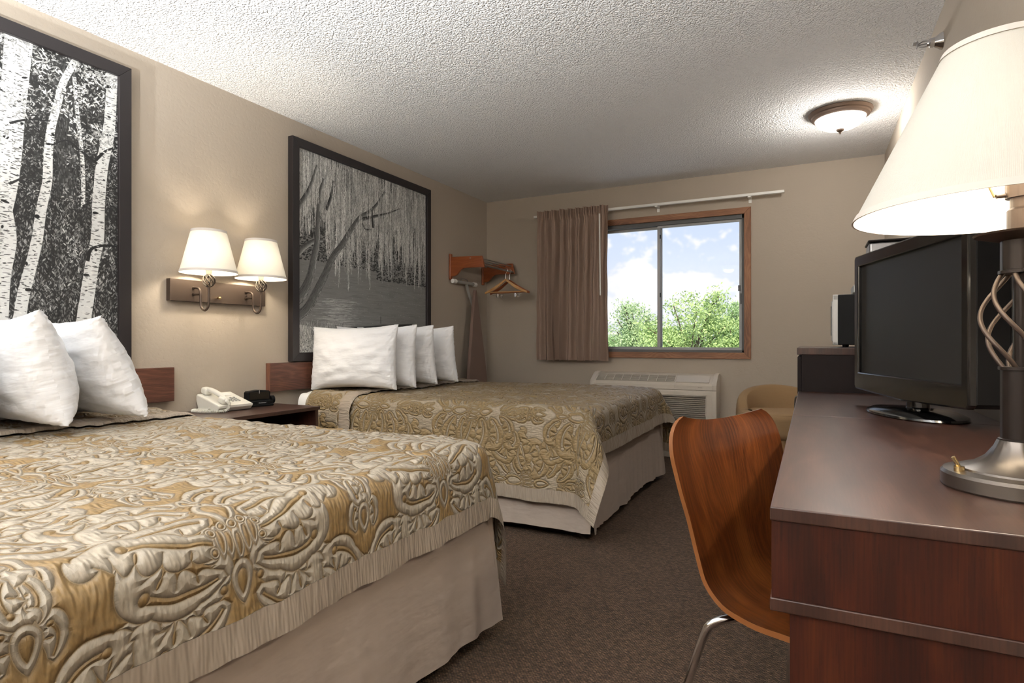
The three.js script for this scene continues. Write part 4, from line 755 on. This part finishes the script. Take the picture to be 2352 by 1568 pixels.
// ------------------------------------------------------------------ desk, dresser, fridge cabinet
{
  const t = thing('desk', 'dark walnut laminate desk with reddish end panel in the foreground', 'desk', [0, 0, 0]);
  const z0 = -0.935, z1 = -2.139, xr = XR - 0.004;
  obj('top', bx(-0.053, xr, 0.740, 0.760, z1, z0, 0.0025, 'z'), M.walnut, t);
  obj('end_panel', bx(-0.051, xr, 0.628, 0.740, z0 - 0.024, z0 - 0.003, 0.0008, 'y', 0.15), M.panel, t);
  obj('end_panel', bx(-0.051, xr, 0.628, 0.740, z1 + 0.001, z1 + 0.02, 0.0008, 'y', 0.35), M.panel, t);
  obj('front_rail', bx(-0.051, -0.032, 0.628, 0.740, z1 + 0.02, z0 - 0.024, 0.001, 'z'), M.walnut, t);
  obj('under_shelf', bx(-0.053, xr, 0.609, 0.628, z1, z0, 0.002, 'z'), M.walnut, t);
  obj('leg_panel', bx(-0.027, xr, 0.0, 0.609, z0 - 0.035, z0 - 0.006, 0.001, 'y', 0.05), M.panel, t);
  obj('leg_panel', bx(-0.027, xr, 0.0, 0.609, z1 + 0.004, z1 + 0.03, 0.001, 'y', 0.25), M.panel, t);
  obj('back_panel', bx(xr - 0.02, xr - 0.004, 0.25, 0.609, z1 + 0.03, z0 - 0.035, 0, 'z'), M.walnut, t);
}
{
  const t = thing('dresser', 'dark walnut low dresser carrying the television, continuing the desk', 'dresser', [0, 0, 0]);
  const z0 = -2.141, z1 = -3.172, xr = XR - 0.004;
  obj('top', bx(-0.053, xr, 0.740, 0.760, z1, z0, 0.0025, 'z', 0.3, 0.4), M.walnut, t);
  obj('body', bx(-0.030, xr, 0.03, 0.740, z1 + 0.004, z0 - 0.004, 0.002, 'y'), M.walnut, t);
  obj('plinth', bx(0.02, xr, 0, 0.03, z1 + 0.02, z0 - 0.02, 0), M.darkCab, t);
  for (let k = 0; k < 3; k++) for (const [a, b] of [[z0 - 0.012, (z0 + z1) / 2 + 0.004], [(z0 + z1) / 2 - 0.004, z1 + 0.012]]) { const y0 = 0.05 + k * 0.228, d = obj('drawer', bx(-0.048, -0.031, y0, y0 + 0.22, b, a, 0.002, 'z', 0.1 * k), M.panel, t); obj('knob', at(new THREE.SphereGeometry(0.012, 14, 10), -0.058, y0 + 0.11, (a + b) / 2), M.pewter, d); }
}
{
  const t = thing('fridge_cabinet', 'near-black tall cabinet behind the television holding the microwave', 'cabinet', [0, 0, 0]);
  const z0 = -3.205, z1 = -4.02, xr = XR - 0.004;
  obj('top', bx(-0.06, xr, 0.935, 0.97, z1, z0, 0.003, 'z'), M.walnut, t);
  obj('side_panel', bx(-0.04, xr, 0, 0.935, z0 - 0.024, z0 - 0.004, 0.001), M.darkCab, t); obj('side_panel', bx(-0.04, xr, 0, 0.935, z1 + 0.004, z1 + 0.024, 0.001), M.darkCab, t);
  obj('back_panel', bx(xr - 0.012, xr, 0.02, 0.935, z1 + 0.024, z0 - 0.024, 0), M.darkCab, t);
  const d = obj('door', bx(-0.058, -0.041, 0.04, 0.925, z1 + 0.006, z0 - 0.006, 0.002), M.darkCab, t);
  obj('handle', tube([[-0.058, 0.55, z1 + 0.06], [-0.082, 0.555, z1 + 0.06], [-0.082, 0.66, z1 + 0.06], [-0.058, 0.665, z1 + 0.06]], 0.005, 24, 8), M.pewter, d);
  obj('floor_panel', bx(-0.04, xr, 0.0, 0.04, z1 + 0.024, z0 - 0.024, 0), M.darkCab, t);
}
{
  const t = thing('microwave', 'black microwave with silver-framed door on the tall cabinet', 'microwave', [0.112, 0.97, -3.72], -0.06);
  // local x: depth away from the room, local z: width
  obj('case', bx(0.022, 0.36, 0.012, 0.272, -0.24, 0.24, 0.006), M.blackPlastic, t);
  obj('front_frame', extrudeFrame(0.012, 0.272, -0.24, 0.24), M.silver, t);
  const d = obj('door', bx(-0.002, 0.022, 0.03, 0.24, -0.10, 0.235, 0.006), M.silver, t); obj('door_window', bx(-0.006, 0.0, 0.06, 0.215, -0.06, 0.20, 0.003), M.blackGloss, d);
  const p = obj('control_panel', bx(0.002, 0.022, 0.03, 0.24, -0.235, -0.105, 0.004), M.silver, t);
  for (let r = 0; r < 4; r++) for (let c = 0; c < 3; c++) obj('button', bx(-0.001, 0.004, 0.05 + r * 0.03, 0.07 + r * 0.03, -0.222 + c * 0.036, -0.196 + c * 0.036, 0.002), M.greyPlastic, p);
  for (const [x, z] of [[0.06, -0.2], [0.06, 0.2], [0.32, -0.2], [0.32, 0.2]]) obj('foot', at(new THREE.CylinderGeometry(0.014, 0.012, 0.014, 12), x, 0.007, z), M.blackPlastic, t);
}
function extrudeFrame(y0, y1, z0, z1) { return [bx(0.004, 0.03, y1 - 0.03, y1, z0, z1, 0.004), bx(0.004, 0.03, y0, y0 + 0.02, z0, z1, 0.004), bx(0.004, 0.03, y0, y1, z0, z0 + 0.008, 0.003), bx(0.004, 0.03, y0, y1, z1 - 0.008, z1, 0.003)]; }
{
  const t = thing('coffee_maker', 'black and silver coffee maker on the microwave behind the television', 'coffee maker', [0.335, 1.242, -3.60], 0);
  obj('base', bx(-0.14, 0.13, 0.006, 0.050, -0.10, 0.10, 0.008), M.silver, t);
  obj('foot', bx(-0.12, 0.11, 0, 0.008, -0.08, 0.08, 0.002), M.blackPlastic, t);
  obj('warming_plate', at(new THREE.CylinderGeometry(0.062, 0.062, 0.008, 28), -0.055, 0.053, 0), M.blackPlastic, t);
  obj('water_tank', bx(0.03, 0.13, 0.045, 0.25, -0.10, 0.10, 0.012), M.blackPlastic, t);
  obj('brew_head', bx(-0.07, 0.13, 0.205, 0.262, -0.10, 0.10, 0.012), M.steel, t);
  obj('lid', bx(-0.075, 0.135, 0.262, 0.274, -0.105, 0.105, 0.006), M.bronzeDark, t);
  obj('drip_valve', [at(creasedLathe([[0, 0], [0.018, 0], [0.024, 0.012], [0.024, 0.03], [0, 0.03]], 20), -0.045, 0.178, 0.03), rod([-0.045, 0.165, 0.03], [-0.045, 0.18, 0.03], 0.004)], M.blackPlastic, t);
  const j = obj('carafe', at(creasedLathe([[0, 0], [0.055, 0], [0.062, 0.03], [0.056, 0.075], [0.04, 0.1], [0.042, 0.108], [0, 0.108]], 32), -0.055, 0.058, 0), M.blackGloss, t); obj('handle', tube([[-0.055, 0.155, -0.04], [-0.055, 0.15, -0.08], [-0.055, 0.1, -0.083], [-0.055, 0.085, -0.057]], 0.007, 24, 8), M.blackPlastic, j);
}

// ------------------------------------------------------------------ television
{
  const t = thing('television', 'black flat-screen television on an oval stand, screen off', 'television', [0.285, 0.76, -2.285], 0);
  t.rotation.y = Math.atan2(-0.957, 0.29) ;   // local +z looks out of the screen into the room
  const W = 0.376, H0 = 0.062, H1 = 0.566;
  const shell = extrude([[-W, H0 + 0.012], [-W + 0.012, H0], [0, H0 - 0.012], [W - 0.012, H0], [W, H0 + 0.012], [W, H1 - 0.012], [W - 0.012, H1], [-W + 0.012, H1], [-W, H1 - 0.012]], 0.075, 0.006); shell.translate(0, 0, -0.07);
  obj('housing', shell, M.blackPlastic, t);
  const bez = extrude([[-W, H0 + 0.01], [-W + 0.01, H0 - 0.002], [0, H0 - 0.014], [W - 0.01, H0 - 0.002], [W, H0 + 0.01], [W, H1 - 0.01], [W - 0.01, H1], [-W + 0.01, H1], [-W, H1 - 0.01]], 0.012, 0.005, [[[-W + 0.036, H0 + 0.062], [-W + 0.036, H1 - 0.042], [W - 0.036, H1 - 0.042], [W - 0.036, H0 + 0.062]]]); bez.translate(0, 0, 0.01);
  obj('bezel', bez, M.blackGloss, t);
  obj('screen', bx(-W + 0.034, W - 0.034, H0 + 0.060, H1 - 0.040, 0.008, 0.014, 0), M.screen, t);
  obj('back_bulge', bx(-0.24, 0.24, 0.12, 0.46, -0.105, -0.06, 0.015), M.blackPlastic, t);
  const ov = creasedLathe([[0, 0], [0.205, 0], [0.212, 0.004], [0.210, 0.010], [0.185, 0.018], [0.06, 0.026], [0, 0.026]], 56); ov.scale(1, 1, 0.56); ov.translate(0, 0, -0.015);
  obj('stand', ov, M.blackGloss, t);
  obj('stand_neck', (() => { const g = creasedLathe([[0.05, 0.02], [0.042, 0.03], [0.042, 0.075], [0.05, 0.08]], 28); g.scale(1, 1, 0.7); g.translate(0, 0, -0.025); return g; })(), M.blackGloss, t);
}

// ------------------------------------------------------------------ table lamp
{
  const t = thing('table_lamp', 'lit table lamp with cream cone shade and twisted bronze cage stem on the desk', 'table lamp', [0.305, 0.76, -1.222]);
  obj('base', creasedLathe([[0, 0], [0.106, 0], [0.108, 0.003], [0.108, 0.022], [0.104, 0.027], [0.098, 0.028], [0.086, 0.030], [0.084, 0.033], [0.064, 0.040], [0.048, 0.052], [0.037, 0.068], [0.032, 0.080], [0, 0.080]], 56, 0.5), M.pewter, t);
  obj('switch', [rod([-0.088, 0.026, 0.03], [-0.088, 0.036, 0.03], 0.0075), rod([-0.088, 0.034, 0.03], [-0.097, 0.051, 0.033], 0.003)], M.brass, t);
  const stem = obj('stem', [creasedLathe([[0, 0.078], [0.031, 0.078], [0.031, 0.082], [0.028, 0.083], [0.028, 0.193], [0.031, 0.194], [0.031, 0.199], [0, 0.199]], 32), creasedLathe([[0, 0.199], [0.012, 0.199], [0.012, 0.352], [0, 0.352]], 20), creasedLathe([[0, 0.350], [0.031, 0.350], [0.031, 0.355], [0.028, 0.356], [0.028, 0.405], [0, 0.405]], 32)], M.bronzeDark, t);
  for (let k = 0; k < 6; k++) { const p = []; for (let q = 0; q <= 16; q++) { const u = q / 16, a = k * Math.PI / 3 + u * 2.2, r = 0.024 + 0.030 * Math.sin(Math.PI * u); p.push([r * Math.cos(a), lerp(0.197, 0.353, u), r * Math.sin(a)]); } obj('cage_wire', tube(p, 0.0036, 40, 8), M.bronze, stem); }
  obj('drip_disc', creasedLathe([[0, 0.403], [0.030, 0.403], [0.062, 0.412], [0.064, 0.415], [0.055, 0.415], [0.02, 0.412], [0, 0.412]], 40), M.bronze, t);
  obj('socket', [creasedLathe([[0, 0.41], [0.02, 0.41], [0.02, 0.452], [0.016, 0.456], [0.016, 0.472], [0, 0.472]], 24), rod([-0.034, 0.478, 0.0], [0.034, 0.478, 0], 0.004), creasedLathe([[0, 0.472], [0.022, 0.472], [0.022, 0.494], [0, 0.494]], 24)], M.bronze, t);
  const sx = -0.025, y0 = 0.452, y1 = 0.722;
  obj('lamp_shade', at(lathe([[0.212, y0], [0.146, (y0 + y1) / 2], [0.080, y1]], 64), sx, 0, 0), M.lampShade, t);
  const ring = (r, y, h, dr) => at(creasedLathe([[r + 0.002, y], [r + 0.002 - dr, y + h], [r - 0.001 - dr, y + h], [r - 0.001, y], [r + 0.002, y]], 64), sx, 0, 0);
  obj('shade_trim', ring(0.2125, y0 - 0.001, 0.012, 0.0058), M.shadeTrim, t); obj('shade_trim', ring(0.085, y1 - 0.010, 0.011, 0.005), M.shadeTrim, t);
  obj('harp', tube([[0.036, 0.478, 0], [0.055, 0.55, 0], [0.045, 0.64, 0], [sx + 0.02, 0.70, 0], [sx - 0.01, 0.70, 0], [-0.055, 0.64, 0], [-0.06, 0.55, 0], [-0.036, 0.478, 0]], 0.0025, 50, 8), M.brass, t);
  obj('shade_spider', [rod([sx - 0.078, 0.712, 0], [sx + 0.078, 0.712, 0], 0.002), rod([sx, 0.712, -0.078], [sx, 0.712, 0.078], 0.002), rod([sx, 0.70, 0], [sx, 0.735, 0], 0.006)], M.brass, t);
  obj('bulb', at(new THREE.SphereGeometry(0.03, 20, 14), 0, 0.54, 0), M.bulb, t);
  const l = new THREE.PointLight(new THREE.Color(1, 0.9, 0.76), TABLE); l.position.set(0, 0.54, 0); l.castShadow = true; l.shadow.radius = 1.5; l.name = 'table_lamp_bulb'; t.add(l);
}

// ------------------------------------------------------------------ moulded plywood chair
{
  const t = thing('plywood_chair', 'moulded reddish wood veneer chair with chrome legs pushed under the desk', 'chair', [-0.190, 0, -1.585], 0);
  // local z points where the sitter looks; local x across
  t.rotation.y = Math.atan2(0.856, 0.518);
  const prof = new THREE.CatmullRomCurve3([V(-0.042, 0.803, 0), V(-0.028, 0.75, 0), V(-0.004, 0.67, 0), V(0.022, 0.58, 0), V(0.045, 0.50, 0), V(0.075, 0.445, 0), V(0.13, 0.415, 0), V(0.21, 0.408, 0), V(0.30, 0.415, 0), V(0.38, 0.420, 0), V(0.43, 0.408, 0)]);
  const widths = [[0, 0.150], [0.015, 0.174], [0.05, 0.196], [0.10, 0.206], [0.2, 0.202], [0.32, 0.188], [0.42, 0.180], [0.52, 0.184], [0.64, 0.200], [0.78, 0.208], [0.9, 0.198], [0.97, 0.17], [1, 0.14]];
  const wc = new THREE.CatmullRomCurve3(widths.map(([a, b]) => V(a, b, 0)), false, 'centripetal'), wp = wc.getPoints(400);
  const width = (v) => { for (let k = 1; k < wp.length; k++) if (v <= wp[k].x) { const q = (v - wp[k - 1].x) / (wp[k].x - wp[k - 1].x || 1); return lerp(wp[k - 1].y, wp[k].y, q); } return wp[wp.length - 1].y; };
  const th = 0.006, NU = 44, NV = 90;
  const point = (u, v, s) => {
    const p = prof.getPointAt(v), tg = prof.getTangentAt(v), nx = tg.y, ny = -tg.x;   // normal toward the sitter
    const X = (u * 2 - 1), w = width(v), curve = lerp(0.030, 0.012, smooth(0, 0.6, v)) * X * X, ear = v < 0.12 ? (0.012 * (X * X - 0.4)) * (1 - v / 0.12) : 0;
    return [X * w, p.y - ny * s * th + (-ny) * curve + ear + (v < 0.06 ? 0 : 0), p.x - nx * s * th - nx * curve];
  };
  const face = (s) => { const g = surface(NU, NV, (u, v) => ({ p: point(u, v, s), uv: [(u - 0.5) * 0.4, v * 0.95] })); if (s < 0) { const ix = g.index.array; for (let i = 0; i < ix.length; i += 3) { const q = ix[i]; ix[i] = ix[i + 1]; ix[i + 1] = q; } g.computeVertexNormals(); } return g; };
  obj('shell', [face(1), face(-1)], M.teak, t);
  const loop = []; for (let i = 0; i <= NU; i++) loop.push([i / NU, 0]); for (let j = 1; j <= NV; j++) loop.push([1, j / NV]); for (let i = NU - 1; i >= 0; i--) loop.push([i / NU, 1]); for (let j = NV - 1; j >= 1; j--) loop.push([0, j / NV]);
  const eg = surface(loop.length, 4, (a, b) => { const [u, v] = loop[Math.round(a * loop.length) % loop.length], s = b * 2 - 1, p = point(u, v, s); return { p, uv: [a, b] }; });
  obj('ply_edge', eg, M.plyEdge, t);
  const leg = (sx, fr) => { const zb = fr ? 0.40 : 0.02, zt = fr ? 0.30 : 0.16; return tube([[0, 0.388, lerp(zt, 0.23, 0.5)], [sx * 0.09, 0.388, zt], [sx * 0.150, 0.383, lerp(zt, zb, 0.25)], [sx * 0.183, 0.355, lerp(zt, zb, 0.5)], [sx * 0.205, 0.20, lerp(zt, zb, 0.8)], [sx * 0.225, 0.012, zb]], 0.0095, 60, 12, false, 0.35); };
  for (const [sx, fr] of [[-1, true], [1, true], [-1, false], [1, false]]) { const l = obj('leg', leg(sx, fr), M.chrome, t); obj('foot', at(new THREE.CylinderGeometry(0.012, 0.013, 0.014, 14), sx * 0.225, 0.007, fr ? 0.40 : 0.02), M.blackPlastic, l); }
  obj('mounting_plate', bx(-0.06, 0.06, 0.390, 0.400, 0.15, 0.30, 0.003), M.blackPlastic, t);
}

// ------------------------------------------------------------------ ceiling light, sprinkler, unseen fill lights added behind the camera
function ceilingLight(label, x, z, power) {
  const t = thing('ceiling_light', label, 'ceiling light', [x, YC - 0.002, z], 0, 'ceiling lights');
  obj('pan', creasedLathe([[0, 0], [0.178, 0], [0.18, -0.006], [0.172, -0.02], [0.165, -0.024], [0.162, -0.034], [0.15, -0.042], [0.146, -0.044], [0, -0.040]], 56, 0.5), M.fixture, t);
  obj('glass_bowl', lathe([[0.144, -0.042], [0.136, -0.062], [0.118, -0.082], [0.09, -0.098], [0.05, -0.108], [0.0, -0.111]], 48), M.bowl, t);
  obj('finial', creasedLathe([[0, -0.105], [0.022, -0.110], [0.020, -0.118], [0.008, -0.126], [0.004, -0.131], [0.006, -0.136], [0, -0.140]], 20), M.fixture, t);
  const l = new THREE.PointLight(new THREE.Color(1, 0.96, 0.91), power); l.position.set(0, -0.07, 0); l.castShadow = true; l.shadow.radius = 5; l.name = 'ceiling_lamp'; t.add(l);
}
ceilingLight('bronze-rimmed flush ceiling light with glowing bowl near the window end', 0.165, -4.23, CEIL);
ceilingLight('bronze-rimmed flush ceiling light added unseen behind the viewer as fill', -1.35, 0.75, REAR_FILL);  // unseen twin of the window-end fitting, added as fill
{
  const t = thing('fire_sprinkler', 'chrome sidewall fire sprinkler high on the wall above the television', 'sprinkler', [XR, 2.297, -3.11], 0);
  const sp = (p) => { const g = creasedLathe(p, 28, 0.5); g.rotateZ(Math.PI / 2); return g; };
  obj('escutcheon', sp([[0, 0.001], [0.036, 0.001], [0.034, 0.008], [0.022, 0.026], [0.021, 0.030], [0, 0.030]]), M.chrome, t);
  obj('body', sp([[0, 0.03], [0.02, 0.03], [0.02, 0.046], [0.014, 0.05], [0.012, 0.056], [0, 0.056]]), M.chrome, t);
  obj('frame_arm', [tube([[-0.05, 0.010, 0], [-0.07, 0.012, 0], [-0.088, 0.004, 0]], 0.003, 16, 6), tube([[-0.05, -0.010, 0], [-0.07, -0.012, 0], [-0.088, -0.004, 0]], 0.003, 16, 6), rod([-0.05, 0, 0], [-0.092, 0, 0], 0.0028)], M.steel, t);
  obj('deflector', [bx(-0.108, -0.088, 0.006, 0.009, -0.016, 0.016, 0.001), bx(-0.094, -0.090, -0.010, 0.014, -0.014, 0.014, 0.001)], M.steel, t);
}
{
  const t = thing('added_fill_light', 'long white fill light added unseen on the wall behind the viewer', 'added light', [-1.3, 2.05, ZF], Math.PI);  // unseen light added to brighten pillows and bed fronts
  obj('housing', bx(-0.62, 0.62, -0.07, 0.07, 0.001, 0.05, 0.006), M.white, t);
  obj('light_diffuser', bx(-0.6, 0.6, -0.055, 0.055, 0.05, 0.075, 0.01), std({ color: 0xffffff, emissive: new THREE.Color(1, 0.95, 0.88), emissiveIntensity: 1.5 }), t);
  const l = new THREE.RectAreaLight(new THREE.Color(1, 0.95, 0.88), WALL_FILL, 1.2, 0.11); l.position.set(0, 0, 0.078); l.lookAt(t.localToWorld(V(0, 0, 5))); l.name = 'added_fill_lamp'; t.add(l);
  t.updateMatrixWorld(true); l.rotation.set(0, Math.PI, 0);
}
function bounceLamp(label, x, z, power, rim) {  // added unseen lamp in place of a flash bounced off the ceiling
  const t = thing('added_bounce_lamp', label, 'floor lamp', [x, 0, z], 0, 'added bounce lamps behind the viewer');
  obj('base', creasedLathe([[0, 0], [0.14, 0], [0.14, 0.012], [0.03, 0.03], [0, 0.03]], 36), M.bronzeDark, t);
  obj('pole', rod([0, 0.02, 0], [0, 1.10, 0], 0.012), M.bronzeDark, t);
  obj('bowl', creasedLathe([[0, 1.09], [0.06, 1.095], [0.12, 1.12], [0.165, rim], [0.161, rim], [0.116, 1.126], [0.058, 1.101], [0, 1.096]], 40), M.white, t);
  obj('bulb', at(new THREE.SphereGeometry(0.03, 20, 14), 0, 1.142, 0), M.bounceBulb, t);
  const l = new THREE.PointLight(new THREE.Color(0.95, 0.98, 1.0), power); l.position.set(0, 1.142, 0); l.castShadow = true; l.shadow.radius = 1.5; l.name = 'bounce_bulb'; t.add(l);
}
bounceLamp('bowl lamp added unseen beside the near bed to bounce light off the ceiling', -2.35, 0.30, BOUNCE[0], 1.205);
bounceLamp('bowl lamp added unseen just behind the viewer to bounce light off the ceiling', -1.3, 0.85, BOUNCE[1], 1.20);
renderer.render(scene, camera);
